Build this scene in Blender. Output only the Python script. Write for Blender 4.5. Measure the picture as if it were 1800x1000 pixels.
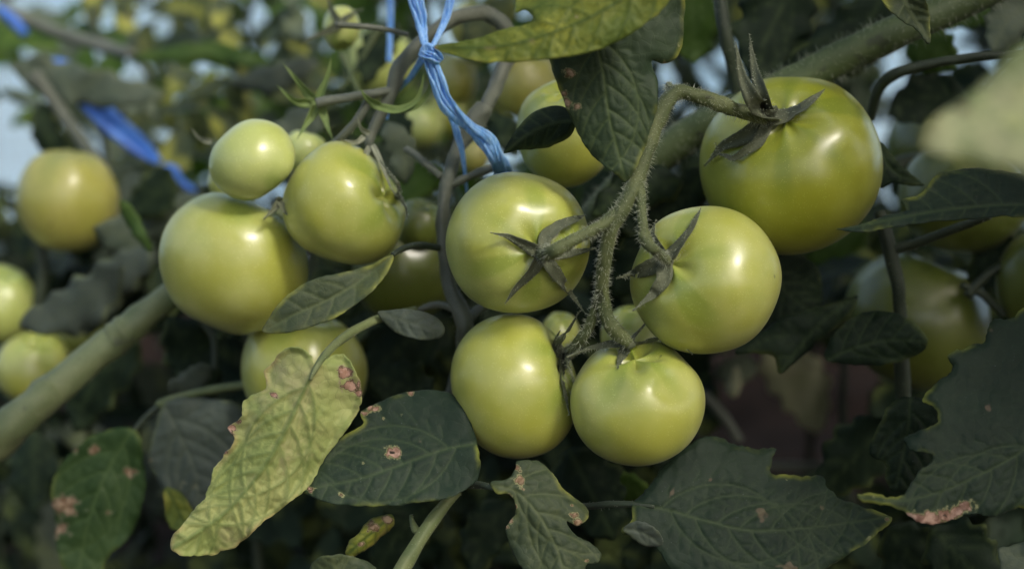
import bpy, math, random
import numpy as np
from mathutils import Vector, Matrix, noise
from mathutils.geometry import delaunay_2d_cdt
from mathutils.bvhtree import BVHTree

# ------------------------------------------------------------------ camera, world, sun, exposure
SC = bpy.context.scene
for o in list(bpy.data.objects): bpy.data.objects.remove(o)
col = SC.collection
D0 = 0.70                       # metres from lens to the plane in focus
K = 0.26e-3 / D0                # size of one photo pixel per metre of distance
PITCH = math.radians(-12)
camd = bpy.data.cameras.new('camera'); cam = bpy.data.objects.new('camera', camd); col.objects.link(cam)
cam.location = (0, -D0, 0.62); cam.rotation_euler = (math.pi/2 + PITCH, 0, 0)
camd.sensor_width = 36; camd.lens = 36/(1800*K); camd.clip_start = .01; camd.clip_end = 200
camd.dof.use_dof = True; camd.dof.focus_distance = D0 - .02; camd.dof.aperture_fstop = 3.4; camd.dof.aperture_blades = 7
SC.camera = cam
SUN_AZ, SUN_EL = math.radians(138), math.radians(47)
w = bpy.data.worlds.new('World'); SC.world = w; w.use_nodes = True
nt = w.node_tree; bg = nt.nodes['Background']; sky = nt.nodes.new('ShaderNodeTexSky')
sky.sky_type = 'NISHITA'; sky.sun_disc = False; sky.sun_elevation = SUN_EL; sky.sun_rotation = SUN_AZ
sky.air_density = 1.0; sky.dust_density = 6.0; sky.ozone_density = 1.0
nt.links.new(sky.outputs[0], bg.inputs[0]); bg.inputs[1].default_value = .12
sd = bpy.data.lights.new('sun', 'SUN'); sun = bpy.data.objects.new('sun', sd); col.objects.link(sun)
sd.energy = 1.5; sd.angle = math.radians(11); sd.color = (1, .94, .85)
sdir = Vector((math.sin(SUN_AZ)*math.cos(SUN_EL), math.cos(SUN_AZ)*math.cos(SUN_EL), math.sin(SUN_EL)))
sun.rotation_euler = sdir.to_track_quat('Z', 'Y').to_euler()
SC.view_settings.view_transform = 'Standard'; SC.view_settings.look = 'None'
SC.view_settings.exposure = 1.18; SC.view_settings.gamma = 1
SC.view_settings.use_curve_mapping = False
SC.render.engine = 'CYCLES'

CM = Matrix.Translation(cam.location) @ cam.rotation_euler.to_matrix().to_4x4()
RT, UP, TW = [Vector(CM.col[i][:3]) for i in range(3)]       # right, up, toward the lens
CP = Vector(cam.location)
def P(px, py, d=0.):
    D = D0 + d
    return CP + RT*((px-900)*K*D) - UP*((py-500)*K*D) - TW*D
def S(px, d=0.): return px*K*(D0+d)                            # pixels -> metres at a depth

# ------------------------------------------------------------------ tags and mesh helpers
def tag(o, label=None, cat=None, group=None, kind=None):
    if label: o['label'] = label
    if cat: o['category'] = cat
    if group: o['group'] = group
    if kind: o['kind'] = kind
    return o
def empty(name, loc, **k):
    o = bpy.data.objects.new(name, None); col.objects.link(o); o.location = loc
    o.empty_display_size = .02; return tag(o, **k)
def mesh_obj(name, verts, faces, mats, parent=None, loc=None, smooth=True, midx=None, attrs=None):
    base = Vector(loc) if loc is not None else (wloc(parent) if parent else Vector((0, 0, 0)))
    me = bpy.data.meshes.new(name)
    me.from_pydata([tuple(Vector(v)-base) for v in verts], [], faces)
    for m in (mats if isinstance(mats, (list, tuple)) else [mats]): me.materials.append(m)
    if midx is not None: me.polygons.foreach_set('material_index', midx)
    me.polygons.foreach_set('use_smooth', [smooth]*len(me.polygons))
    for k, v in (attrs or {}).items():
        a = me.attributes.new(k, 'FLOAT', 'POINT'); a.data.foreach_set('value', np.asarray(v, dtype=np.float32))
    me.update()
    o = bpy.data.objects.new(name, me); col.objects.link(o)
    if parent:
        o.parent = parent; o.location = base - wloc(parent)
    else: o.location = base
    return o
def wloc(o):
    v = Vector((0, 0, 0))
    while o: v += Vector(o.location); o = o.parent
    return v
def cr(pts, n=8, closed=False):
    """Catmull-Rom through tuples of any length"""
    A = np.array(pts, float); out = []; N = len(A)
    for i in range(N if closed else N-1):
        if closed: p = [A[(i-1) % N], A[i], A[(i+1) % N], A[(i+2) % N]]
        else: p = [A[max(i-1, 0)], A[i], A[i+1], A[min(i+2, N-1)]]
        for j in range(n):
            t = j/n
            out.append(.5*((2*p[1]) + (p[2]-p[0])*t + (2*p[0]-5*p[1]+4*p[2]-p[3])*t*t + (3*p[1]-p[0]-3*p[2]+p[3])*t**3))
    if not closed: out.append(A[-1])
    return np.array(out)

# ------------------------------------------------------------------ materials
def newmat(name):
    m = bpy.data.materials.new(name); m.use_nodes = True
    t = m.node_tree; return m, t, t.nodes['Principled BSDF'], t.nodes['Material Output']
def N(t, typ, **k):
    n = t.nodes.new(typ)
    for a, b in k.items(): setattr(n, a, b)
    return n
def L(t, a, b): t.links.new(a, b)
def mixc(t, fac, a, b, blend='MIX'):
    n = N(t, 'ShaderNodeMix', data_type='RGBA', blend_type=blend)
    for i, v in ((0, fac), (6, a), (7, b)):
        if hasattr(v, 'is_linked') or hasattr(v, 'links'): L(t, v, n.inputs[i])
        else: n.inputs[i].default_value = v if i == 0 else (*v, 1)
    return n.outputs[2]
def ramp(t, src, lo, hi, a=0., b=1.):
    n = N(t, 'ShaderNodeMapRange', interpolation_type='SMOOTHSTEP')
    L(t, src, n.inputs[0])
    for i, v in enumerate((lo, hi, a, b)): n.inputs[i+1].default_value = v
    return n.outputs[0]
def mul(t, a, b, op='MULTIPLY'):
    n = N(t, 'ShaderNodeMath', operation=op, use_clamp=True)
    for i, v in enumerate((a, b)):
        if hasattr(v, 'links'): L(t, v, n.inputs[i])
        else: n.inputs[i].default_value = v
    return n.outputs[0]
def coord(t): return N(t, 'ShaderNodeTexCoord').outputs['Object']
def tnoise(t, scale, detail=3, rough=.5, vec=None):
    n = N(t, 'ShaderNodeTexNoise'); n.inputs['Scale'].default_value = scale
    n.inputs['Detail'].default_value = detail; n.inputs['Roughness'].default_value = rough
    L(t, vec or coord(t), n.inputs['Vector']); return n.outputs[0]
def attr(t, name): return N(t, 'ShaderNodeAttribute', attribute_name=name).outputs['Fac']
def bump(t, bs, h, strength, dist):
    b = N(t, 'ShaderNodeBump'); b.inputs['Strength'].default_value = strength; b.inputs['Distance'].default_value = dist
    L(t, h, b.inputs['Height']); L(t, b.outputs[0], bs.inputs['Normal']); return b

def tomato_mat(name, base, pale, deep, rough=.30):
    m, t, b, out = newmat(name)
    c = mixc(t, ramp(t, tnoise(t, 28, 3), .35, .7), base, pale); c = mixc(t, ramp(t, tnoise(t, 17, 4, .6), .48, .72, 0, .38), c, deep)
    c = mixc(t, mul(t, ramp(t, attr(t, 'groove'), .1, .9), .55), c, deep)
    c = mixc(t, ramp(t, attr(t, 'pole'), .55, 1, 0, .35), c, deep)
    c = mixc(t, ramp(t, attr(t, 'pole'), -.8, -1., 0, .4), c, pale)
    v = N(t, 'ShaderNodeTexVoronoi'); v.inputs['Scale'].default_value = 1300; L(t, coord(t), v.inputs['Vector'])
    spk = ramp(t, v.outputs['Distance'], .32, .12)
    spk = mul(t, spk, ramp(t, tnoise(t, 300, 2), .45, .6))
    c = mixc(t, mul(t, spk, .45), c, tuple(min(1, x*1.5+.08) for x in pale))
    fl = ramp(t, tnoise(t, 140, 2, .3), .765, .80)                       # rare dark specks of dirt
    c = mixc(t, mul(t, fl, .6), c, (.05, .06, .02))
    L(t, c, b.inputs['Base Color'])
    L(t, ramp(t, tnoise(t, 60, 4), .3, .7, rough+.05, rough+.18), b.inputs['Roughness'])
    b.inputs['Subsurface Weight'].default_value = .22; b.inputs['Subsurface Scale'].default_value = .006
    b.inputs['Subsurface Radius'].default_value = (.8, 1, .3)
    b.inputs['Specular IOR Level'].default_value = .5; b.inputs['Coat Weight'].default_value = .55; b.inputs['Coat Roughness'].default_value = .24; b.inputs['Coat IOR'].default_value = 1.55
    b.inputs['Sheen Weight'].default_value = .06; b.inputs['Sheen Roughness'].default_value = .4
    bump(t, b, tnoise(t, 420, 3), .10, .0006); return m

def leaf_mat(name, base, base2, vein, edge, edge_amt=.5, dust=.25, trans=.25, net=.2, spot=0., rough=.62, blotch=None, fblot=.5, spec=.28, scorch=((.16, .095, .05), (.40, .30, .19))):
    m, t, b, out = newmat(name)
    c = mixc(t, ramp(t, tnoise(t, 55, 4), .35, .65), base, base2)
    if blotch:
        c = mixc(t, mul(t, ramp(t, tnoise(t, 38, 5, .6), .52, .68), fblot), c, blotch)
    # fine vein network
    v = N(t, 'ShaderNodeTexVoronoi', feature='DISTANCE_TO_EDGE'); v.inputs['Scale'].default_value = 210
    wv = N(t, 'ShaderNodeVectorMath', operation='ADD')
    ns = N(t, 'ShaderNodeTexNoise'); ns.inputs['Scale'].default_value = 150; L(t, coord(t), ns.inputs['Vector'])
    sc = N(t, 'ShaderNodeVectorMath', operation='SCALE'); sc.inputs['Scale'].default_value = .004
    L(t, ns.outputs['Color'], sc.inputs[0]); L(t, coord(t), wv.inputs[0]); L(t, sc.outputs[0], wv.inputs[1])
    L(t, wv.outputs[0], v.inputs['Vector'])
    cell = ramp(t, v.outputs['Distance'], .09, 0.)
    c = mixc(t, mul(t, cell, net), c, vein)
    e = mul(t, ramp(t, attr(t, 'edge'), 10, 0), ramp(t, tnoise(t, 45, 4), .48, .66))
    c = mixc(t, mul(t, e, edge_amt), c, edge)
    c = mixc(t, mul(t, attr(t, 'vein'), .95), c, vein)
    d = ramp(t, tnoise(t, 1300, 2, .6), .69, .76)
    d = mul(t, d, ramp(t, tnoise(t, 70, 3), .35, .65))
    c = mixc(t, mul(t, d, dust), c, (.34, .37, .33))
    if spot:
        s = ramp(t, tnoise(t, 95, 2, .4), .70, .74)
        c = mixc(t, mul(t, s, spot), c, (.45, .30, .20))
    dm = attr(t, 'dmg')
    dn = N(t, 'ShaderNodeMath', operation='ADD'); L(t, dm, dn.inputs[0])
    L(t, ramp(t, tnoise(t, 260, 5, .65), .25, .75, -.42, .32), dn.inputs[1])
    c = mixc(t, ramp(t, dn.outputs[0], .30, .45), c, tuple(.55*a+.1 for a in edge))
    c = mixc(t, ramp(t, dn.outputs[0], .42, .50), c, (.075, .045, .022))
    brown = mixc(t, ramp(t, tnoise(t, 330, 4), .35, .65), *scorch)
    c = mixc(t, ramp(t, dn.outputs[0], .50, .66), c, brown)
    c = mixc(t, ramp(t, dn.outputs[0], 1.05, 1.2), c, (.03, .02, .015))
    L(t, c, b.inputs['Base Color']); b.inputs['Roughness'].default_value = rough
    b.inputs['Specular IOR Level'].default_value = spec
    b.inputs['Sheen Weight'].default_value = .03; b.inputs['Sheen Roughness'].default_value = .5
    hs = N(t, 'ShaderNodeMath', operation='SUBTRACT'); L(t, tnoise(t, 600, 4, .6), hs.inputs[0]); L(t, cell, hs.inputs[1])
    bump(t, b, hs.outputs[0], .22, .0004)
    tr = N(t, 'ShaderNodeBsdfTranslucent'); g = mixc(t, .5, c, (.25, .42, .03), 'MIX'); L(t, g, tr.inputs[0])
    mx = N(t, 'ShaderNodeMixShader'); mx.inputs[0].default_value = trans
    L(t, b.outputs[0], mx.inputs[1]); L(t, tr.outputs[0], mx.inputs[2]); L(t, mx.outputs[0], out.inputs[0])
    return m

def stem_mat(name, c1, c2, sheen=.35, bumps=.4, dark=None):
    m, t, b, out = newmat(name)
    c = mixc(t, ramp(t, tnoise(t, 70, 4), .35, .65), c1, c2)
    if dark: c = mixc(t, ramp(t, tnoise(t, 110, 3), .62, .70, 0, .7), c, dark)
    sp = ramp(t, tnoise(t, 1500, 2), .64, .74)
    c = mixc(t, mul(t, sp, .35), c, tuple(min(1, x*2+.10) for x in c2))
    L(t, c, b.inputs['Base Color']); b.inputs['Roughness'].default_value = .6
    b.inputs['Sheen Weight'].default_value = sheen*.3; b.inputs['Sheen Roughness'].default_value = .5
    bump(t, b, tnoise(t, 900, 4, .7), bumps, .0008); return m

def plain(name, c, rough=.6, **k):
    m, t, b, out = newmat(name)
    L(t, mixc(t, tnoise(t, k.get('scale', 80), 3), tuple(x*.8 for x in c), tuple(min(1, x*1.2) for x in c)), b.inputs['Base Color'])
    b.inputs['Roughness'].default_value = rough; return m

M = {}
M['tom'] = tomato_mat('green_tomato_skin', (.38, .40, .065), (.47, .495, .15), (.20, .28, .03), .27)
M['tom_pale'] = tomato_mat('pale_tomato_skin', (.43, .49, .13), (.52, .57, .21), (.27, .38, .06))
M['tom_deep'] = tomato_mat('deep_tomato_skin', (.29, .31, .022), (.36, .38, .055), (.14, .20, .012), .26)
M['tom_shaded'] = tomato_mat('shaded_tomato_skin', (.105, .135, .018), (.14, .17, .03), (.06, .09, .012), .32)  # shade on the set-back fruit is put into this darker skin colour
M['tom_gold'] = tomato_mat('ripening_tomato_skin', (.35, .345, .065), (.42, .39, .11), (.23, .27, .05), .36)
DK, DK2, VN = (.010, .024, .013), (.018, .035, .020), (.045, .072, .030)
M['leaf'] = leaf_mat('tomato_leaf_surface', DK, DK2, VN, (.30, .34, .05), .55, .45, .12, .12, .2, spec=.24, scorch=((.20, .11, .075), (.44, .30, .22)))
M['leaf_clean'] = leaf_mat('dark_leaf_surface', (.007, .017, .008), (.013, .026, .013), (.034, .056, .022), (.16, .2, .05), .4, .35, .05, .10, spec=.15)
M['leaf_dusty'] = leaf_mat('dusty_leaf_surface', (.046, .064, .048), (.068, .088, .068), (.07, .09, .06), (.2, .24, .08), .4, .6, .12, .08)
M['leaf_yellow'] = leaf_mat('yellowed_leaf_underside', (.27, .33, .10), (.38, .41, .15), (.14, .20, .055), (.46, .34, .15), .6, .1, .22, .16, 0, .6, (.42, .40, .19), .8, scorch=((.33, .18, .12), (.52, .34, .25)))
M['leaf_top'] = leaf_mat('yellowing_leaf_surface', (.10, .145, .022), (.17, .20, .028), (.045, .08, .015), (.36, .30, .06), .5, .15, .30, .35, .15, .6, (.34, .36, .05), .8)
M['leaf_mottle'] = leaf_mat('mottled_leaf_surface', (.030, .048, .023), (.046, .066, .030), (.085, .11, .045), (.32, .34, .06), .8, .25, .12, .15, .3, .6, (.11, .125, .025), .7)
M['leaf_bright'] = leaf_mat('fresh_green_leaf_surface', (.025, .065, .008), (.05, .105, .014), (.08, .14, .035), (.2, .28, .05), .4, .1, .35, .1)
M['leaf_grey'] = leaf_mat('grey_leaf_underside', (.075, .105, .072), (.115, .145, .10), (.12, .15, .09), (.25, .28, .14), .3, .4, .18, .1)
M['leaf_pale'] = leaf_mat('pale_bleached_leaf', (.13, .18, .075), (.27, .29, .16), (.34, .38, .2), (.34, .33, .1), .8, .1, .15, .1, 0, .6, (.40, .44, .14), .8)
M['leaf_mid'] = leaf_mat('hanging_leaf_surface', (.020, .040, .018), (.032, .056, .026), (.075, .11, .04), (.28, .30, .05), .7, .4, .15, .12)
M['leaf_green'] = leaf_mat('green_drooping_leaf_surface', (.022, .055, .012), (.036, .075, .02), (.07, .12, .035), (.2, .24, .05), .5, .3, .2, .1)
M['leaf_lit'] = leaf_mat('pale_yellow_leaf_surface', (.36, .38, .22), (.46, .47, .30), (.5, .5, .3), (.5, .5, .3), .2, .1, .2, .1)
M['stem'] = stem_mat('hairy_truss_stem', (.055, .076, .022), (.100, .122, .040), .15, .7, (.03, .035, .015))
M['stem_main'] = stem_mat('main_vine_stem', (.105, .140, .055), (.150, .180, .080), .15, .3, (.05, .06, .04))
M['stem_shade'] = stem_mat('dark_green_hairy_stem', (.052, .080, .026), (.078, .110, .038), .10, .3, (.03, .04, .02))
M['stem_grey'] = stem_mat('grey_vine_stem', (.085, .10, .07), (.12, .135, .10), .2, .3)
M['stem_dark'] = stem_mat('dark_petiole', (.020, .033, .016), (.034, .05, .024), .12, .3)
M['stem_pale'] = stem_mat('pale_petiole', (.085, .12, .04), (.13, .16, .06), .15, .3)
M['sepal'] = stem_mat('sepal_surface', (.058, .072, .036), (.10, .115, .06), .2, .7, (.022, .028, .014))
M['hair'] = plain('plant_hairs', (.42, .46, .34), .5)
def twine_mat():
    m, t, b, out = newmat('blue_plastic_twine')
    mp = N(t, 'ShaderNodeMapping'); mp.inputs['Scale'].default_value = (1, 1, .12); L(t, coord(t), mp.inputs[0])
    n = tnoise(t, 900, 4, .6, mp.outputs[0])
    c = mixc(t, ramp(t, n, .3, .7), (.13, .36, .80), (.36, .62, .95)); L(t, c, b.inputs['Base Color'])
    b.inputs['Roughness'].default_value = .42; bump(t, b, n, .7, .001)
    b.inputs['Subsurface Weight'].default_value = .1; b.inputs['Subsurface Scale'].default_value = .002
    return m
M['twine'] = twine_mat()
def strap_mat():
    m, t, b, out = newmat('deep_blue_plastic')
    c = mixc(t, ramp(t, tnoise(t, 60, 3), .3, .7), (.03, .12, .48), (.07, .22, .68)); L(t, c, b.inputs['Base Color'])
    b.inputs['Roughness'].default_value = .4; return m
M['strap'] = strap_mat()
M['fruit_blur'] = M['tom_gold']

# ------------------------------------------------------------------ the setting
def soil():
    rng = np.random.default_rng(1); n = 90
    xs = np.sign(np.linspace(-1, 1, n))*np.abs(np.linspace(-1, 1, n))**3*40
    vs, fs = [], []
    for y in xs+1.5:
        for x in xs:
            near = max(0, 1-abs(x)/6)*max(0, 1-abs(y-1.5)/6)
            vs.append((x, y, (.05*noise.noise(Vector((x*5, y*5, 0)))+.02*noise.noise(Vector((x*22, y*22, 3))))*near))
    for j in range(n-1):
        for i in range(n-1): fs.append((j*n+i, j*n+i+1, (j+1)*n+i+1, (j+1)*n+i))
    m, t, b, out = newmat('dark_moist_soil')
    c = mixc(t, ramp(t, tnoise(t, 14, 8, .7), .3, .7), (.010, .007, .005), (.030, .020, .015)); L(t, c, b.inputs['Base Color'])
    b.inputs['Roughness'].default_value = .95; b.inputs['Specular IOR Level'].default_value = .05; bump(t, b, tnoise(t, 60, 8, .7), .8, .02)
    tag(mesh_obj('soil_ground', vs, fs, m), kind='structure')
soil()
def net_wall():
    # pale insect net of the greenhouse side behind the plants
    m, t, b, out = newmat('pale_blue_net_film')
    c = mixc(t, ramp(t, tnoise(t, 2.5, 4), .3, .7), (.38, .62, .80), (.56, .76, .88))
    L(t, c, b.inputs['Base Color']); b.inputs['Roughness'].default_value = .6
    tr = N(t, 'ShaderNodeBsdfTranslucent'); L(t, c, tr.inputs[0]); mx = N(t, 'ShaderNodeMixShader'); mx.inputs[0].default_value = .45
    L(t, b.outputs[0], mx.inputs[1]); L(t, tr.outputs[0], mx.inputs[2]); L(t, mx.outputs[0], out.inputs[0])
    Y = 2.6; root = empty('greenhouse_net', (0, Y, 0), label='pale blue mesh netting wall showing through the leaves at upper left', cat='netting')
    vs, fs = [], []; nx, nz = 60, 12
    for j in range(nz+1):
        for i in range(nx+1):
            x = -6+12*i/nx; z = 2.2*j/nz; y = Y+.04*math.sin(x*2.3+z)+.02*math.sin(x*7)
            vs.append((x, y, z))
    for j in range(nz):
        for i in range(nx): a = j*(nx+1)+i; fs.append((a, a+1, a+nx+2, a+nx+1))
    mesh_obj('net_panel', vs, fs, m, root)
    mb = TubeBag()
    for i in range(150):
        x = -3+i*.03; mb.tube([(Vector((x, Y-.01-.06+.04*math.sin(x*2.3+z)+.02*math.sin(x*7), z)), .0011) for z in np.linspace(.2, 1.6, 9)], 4)
    for i in range(46):
        z = .2+i*.03; mb.tube([(Vector((x, Y-.01-.06+.04*math.sin(x*2.3+z)+.02*math.sin(x*7), z)), .0011) for x in np.linspace(-3, 1.5, 24)], 4)
    mesh_obj('net_threads', mb.v, mb.f, plain('net_thread', (.25, .33, .38)), root)

class TubeBag:
    def __init__(s): s.v = []; s.f = []; s.mi = []
    def tube(s, pr, seg=12, flat=1., wob=0., mi=0, seed=0, rib=0., twist=0.):
        pts = [Vector(p) for p, r in pr]; n = len(pts); b0 = len(s.v)
        up = Vector((0.13, .2, .97)); prev = None
        for i in range(n):
            tg = (pts[min(i+1, n-1)]-pts[max(i-1, 0)]).normalized()
            if prev is None:
                u = tg.cross(up);
                if u.length < .1: u = tg.cross(Vector((1, 0, 0)))
                u.normalize()
            else: u = (prev - tg*prev.dot(tg)).normalized()
            prev = u; v = tg.cross(u)
            for k in range(seg):
                a = 2*math.pi*k/seg; r = pr[i][1]; aa = a+twist*i
                if wob: r *= 1+wob*noise.noise(Vector((math.cos(a)*1.2+seed*7, math.sin(a)*1.2, i*.22)))
                if rib: r *= 1+rib*math.cos(5*a)
                s.v.append(pts[i] + (u*math.cos(a)*math.cos(twist*i)-v*math.cos(a)*math.sin(twist*i))*r + (v*math.sin(a)*math.cos(twist*i)+u*math.sin(a)*math.sin(twist*i))*r*flat)
        for i in range(n-1):
            for k in range(seg):
                a = b0+i*seg+k; c = b0+i*seg+(k+1) % seg
                s.f.append((a, c, c+seg, a+seg)); s.mi.append(mi)
        s.f.append(tuple(b0+k for k in reversed(range(seg)))); s.mi.append(mi)
        s.f.append(tuple(b0+(n-1)*seg+k for k in range(seg))); s.mi.append(mi)
    def hairs(s, pr, dens, ln, rng, mi=1, th=.00009):
        for i in range(len(pr)-1):
            a, r0 = pr[i]; b, r1 = pr[i+1]; a, b = Vector(a), Vector(b); seg = (b-a).length
            if seg < 1e-7: continue
            tg = (b-a)/seg; u = tg.orthogonal().normalized(); v = tg.cross(u)
            k = seg*dens; k = int(k)+(rng.random() < k % 1)
            for _ in range(k):
                t = rng.random(); ang = rng.random()*6.2832
                nrm = u*math.cos(ang)+v*math.sin(ang); p = a.lerp(b, t)+nrm*(r0+(r1-r0)*t)*.93
                dr = (nrm+tg*rng.uniform(-.5, .5)+Vector((rng.uniform(-.3, .3),)*3)).normalized()
                l = ln*rng.uniform(.35, 1.2); o1 = dr.orthogonal().normalized(); o2 = dr.cross(o1); b0 = len(s.v)
                for q in range(3):
                    s.v.append(p+(o1*math.cos(q*2.094)+o2*math.sin(q*2.094))*th)
                mid = p+dr*l*.6+Vector((0, 0, -l*.06))
                for q in range(3): s.v.append(mid+(o1*math.cos(q*2.094)+o2*math.sin(q*2.094))*th*.6)
                s.v.append(p+dr*l+Vector((0, 0, -l*.22)))
                for q in range(3):
                    q2 = (q+1) % 3; s.f.append((b0+q, b0+q2, b0+3+q2, b0+3+q)); s.f.append((b0+3+q, b0+3+q2, b0+6)); s.mi += [mi, mi]
net_wall()

def path(pts, n=8):
    """[(px, py, depth, width_px)] -> [(point, radius)]"""
    return [(P(a, b, c), S(d, c)/2) for a, b, c, d in cr(pts, n)]
def stem(name, mat, branches, label=None, cat=None, group=None, parent=None, hair=0, hl=.0025, seed=0, wob=.16, rib=0., n=8, flat=1.):
    bag = TubeBag(); rng = random.Random(seed+5)
    for q, br in enumerate(branches):
        pr = path(br, n); bag.tube(pr, 14, wob=wob, seed=seed+q, rib=rib, flat=flat)
        if hair: bag.hairs(pr, hair, hl, rng)
    base = P(*branches[0][0][:3])
    o = mesh_obj(name, bag.v, bag.f, [mat, M['hair']], parent, base if not parent else None, midx=bag.mi)
    return tag(o, label, cat, group)

# ------------------------------------------------------------------ fruit
FR = {}
def fruit_mesh(cx, cy, rx, ry, d, pole, lobes=5, amp=.05, dimple=.2, seed=0, heart=0., flat=.88, taper=0., nu=96, nv=64):
    z = Vector(pole).normalized(); x = z.orthogonal().normalized(); y = z.cross(x)
    vs = []; pa = []; ga = []; ph = seed*1.7
    for j in range(nv+1):
        th = math.pi*j/nv
        for i in range(nu):
            f = 2*math.pi*i/nu
            wsh = math.exp(-((th-.5)/.62)**2)
            lb = math.cos(lobes*f+ph)+.45*math.cos((lobes-2)*f+ph*2.3)
            rho = (math.sin(th)**.94 if 0 < th < math.pi-1e-6 else 0)*(1+amp*lb*wsh)
            zz = math.cos(th)*flat - dimple*math.exp(-(th/.34)**2)*(1+.25*lb) - .03*math.exp(-((math.pi-th)/.3)**2)*-1
            if heart: rho *= 1-heart*max(0, -math.cos(th))**1.2*.6; zz *= 1+heart*.35*(math.cos(th) < 0)
            p = x*(rho*math.cos(f))+y*(rho*math.sin(f))+z*zz
            p *= 1+.035*noise.noise(p*1.3+Vector((seed*3.1, 0, 0)))
            vs.append(p); pa.append(math.cos(th)); ga.append(max(0, -lb)*wsh)
    A = np.array(vs); lo = A.min(0); hi = A.max(0); A = (A-(lo+hi)/2)/((hi-lo)/2)
    if taper: A[:, 0] *= 1-taper*A[:, 1]; A[:, 0] -= taper*.6*A[:, 1]; l_, h_ = A[:, 0].min(), A[:, 0].max(); A[:, 0] = (A[:, 0]-(l_+h_)/2)/((h_-l_)/2)
    # slight limit on depth stretching
    Rx, Ry = S(rx, d), S(ry, d); Rz = (Rx+Ry)/2*min(1., (hi-lo)[2]/max((hi-lo)[0], (hi-lo)[1])*1.05)
    c = P(cx, cy, d); vs = [c+RT*(a[0]*Rx)+UP*(a[1]*Ry)+TW*(a[2]*Rz) for a in A]
    fs = []
    for j in range(nv):
        for i in range(nu):
            a = j*nu+i; b = j*nu+(i+1) % nu
            if j == 0: fs.append((a, a+nu, b+nu)) if False else fs.append((a, a+nu, b+nu, b))
            else: fs.append((a, a+nu, b+nu, b))
    return vs, fs, pa, ga, c
def tomato(key, label, cx, cy, rx, ry, d, pole, mat='tom', group='green tomatoes on the vine', calyx=None, **k):
    vs, fs, pa, ga, c = fruit_mesh(cx, cy, rx, ry, d, pole, **k)
    nu = k.get('nu', 96); top = vs[0]
    # merge poles
    root = empty('tomato', top, label=label, cat='tomato', group=group)
    V = [vs[0]]+vs[nu:-nu]+[vs[-1]]; nb = len(V)-1; F = []
    rows = (len(V)-2)//nu
    for i in range(nu): F.append((0, 1+i, 1+(i+1) % nu)); F.append((nb, nb-nu+(i+1) % nu, nb-nu+i))
    for j in range(rows-1):
        for i in range(nu): a = 1+j*nu+i; b = 1+j*nu+(i+1) % nu; F.append((a, a+nu, b+nu, b))
    PA = [pa[0]]+pa[nu:-nu]+[pa[-1]]; GA = [ga[0]]+ga[nu:-nu]+[ga[-1]]
    mesh_obj('fruit', V, F, M[mat], root, attrs={'pole': PA, 'groove': GA})
    bv = BVHTree.FromPolygons(V, F)
    FR[key] = dict(root=root, bvh=bv, d=d, c=c, top=top, r=S((rx+ry)/2, d), pole=(RT*pole[0]+UP*pole[1]+TW*pole[2]).normalized())
    if calyx == 'auto': auto_calyx(key, k.get('seed', 0))
    return root
def on(key, px, py, off=.0012, default=None):
    """depth of the fruit's front surface under a pixel"""
    q = P(px, py, 0); dr = (q-CP).normalized(); h = FR[key]['bvh'].ray_cast(CP, dr)
    if h[0] is None: return default if default is not None else FR[key]['d']-.004
    return (h[0]-CP).dot(-TW)-D0-off
def sepal_geo(bag, pts, wmax, face, rng, hair=True, cup=.25):
    """pts: world points along the sepal; wmax metres; face: outward normal"""
    A = cr([tuple(p) for p in pts], 7); n = len(A); b0 = len(bag.v); seg = 5; ths = .0004
    pp = [Vector(a) for a in A]; rows = []
    ln = sum((pp[i+1]-pp[i]).length for i in range(n-1)); acc = 0
    for i in range(n):
        if i: acc += (pp[i]-pp[i-1]).length
        t = acc/ln; tg = (pp[min(i+1, n-1)]-pp[max(0, i-1)]).normalized()
        fn = (face-tg*face.dot(tg)).normalized(); sd_ = tg.cross(fn)
        tw = .5*math.sin(t*4+rng.random()*.1); sd_ = (sd_*math.cos(tw)+fn*math.sin(tw)).normalized(); fn = sd_.cross(tg)
        wd = wmax*1.18*min(1, .62+1.9*t)*(1-t)**1.05
        wd = max(wd, wmax*.09*(1-t*.6))*(1+.08*noise.noise(pp[i]*900))
        rows.append((pp[i], sd_, fn, wd))
    for sgn in (1, -1):
        for p, s_, f_, wd in rows:
            for k in range(seg):
                u = k/(seg-1)*2-1
                bag.v.append(p+s_*(u*wd/2)+f_*(cup*wd*(u*u-.35)+sgn*ths*(1-u*u*.7)))
    o2 = n*seg
    for i in range(n-1):
        for k in range(seg-1):
            a = b0+i*seg+k
            bag.f.append((a, a+1, a+seg+1, a+seg)); bag.f.append((a+o2, a+o2+seg, a+o2+seg+1, a+o2+1)); bag.mi += [0, 0]
        for k in (0, seg-1):
            a = b0+i*seg+k; bag.f.append((a, a+seg, a+o2+seg, a+o2) if k == 0 else (a, a+o2, a+o2+seg, a+seg)); bag.mi.append(0)
    if hair: bag.hairs([(r[0], r[3]*.45) for r in rows], 3200, .0012, rng)
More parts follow.
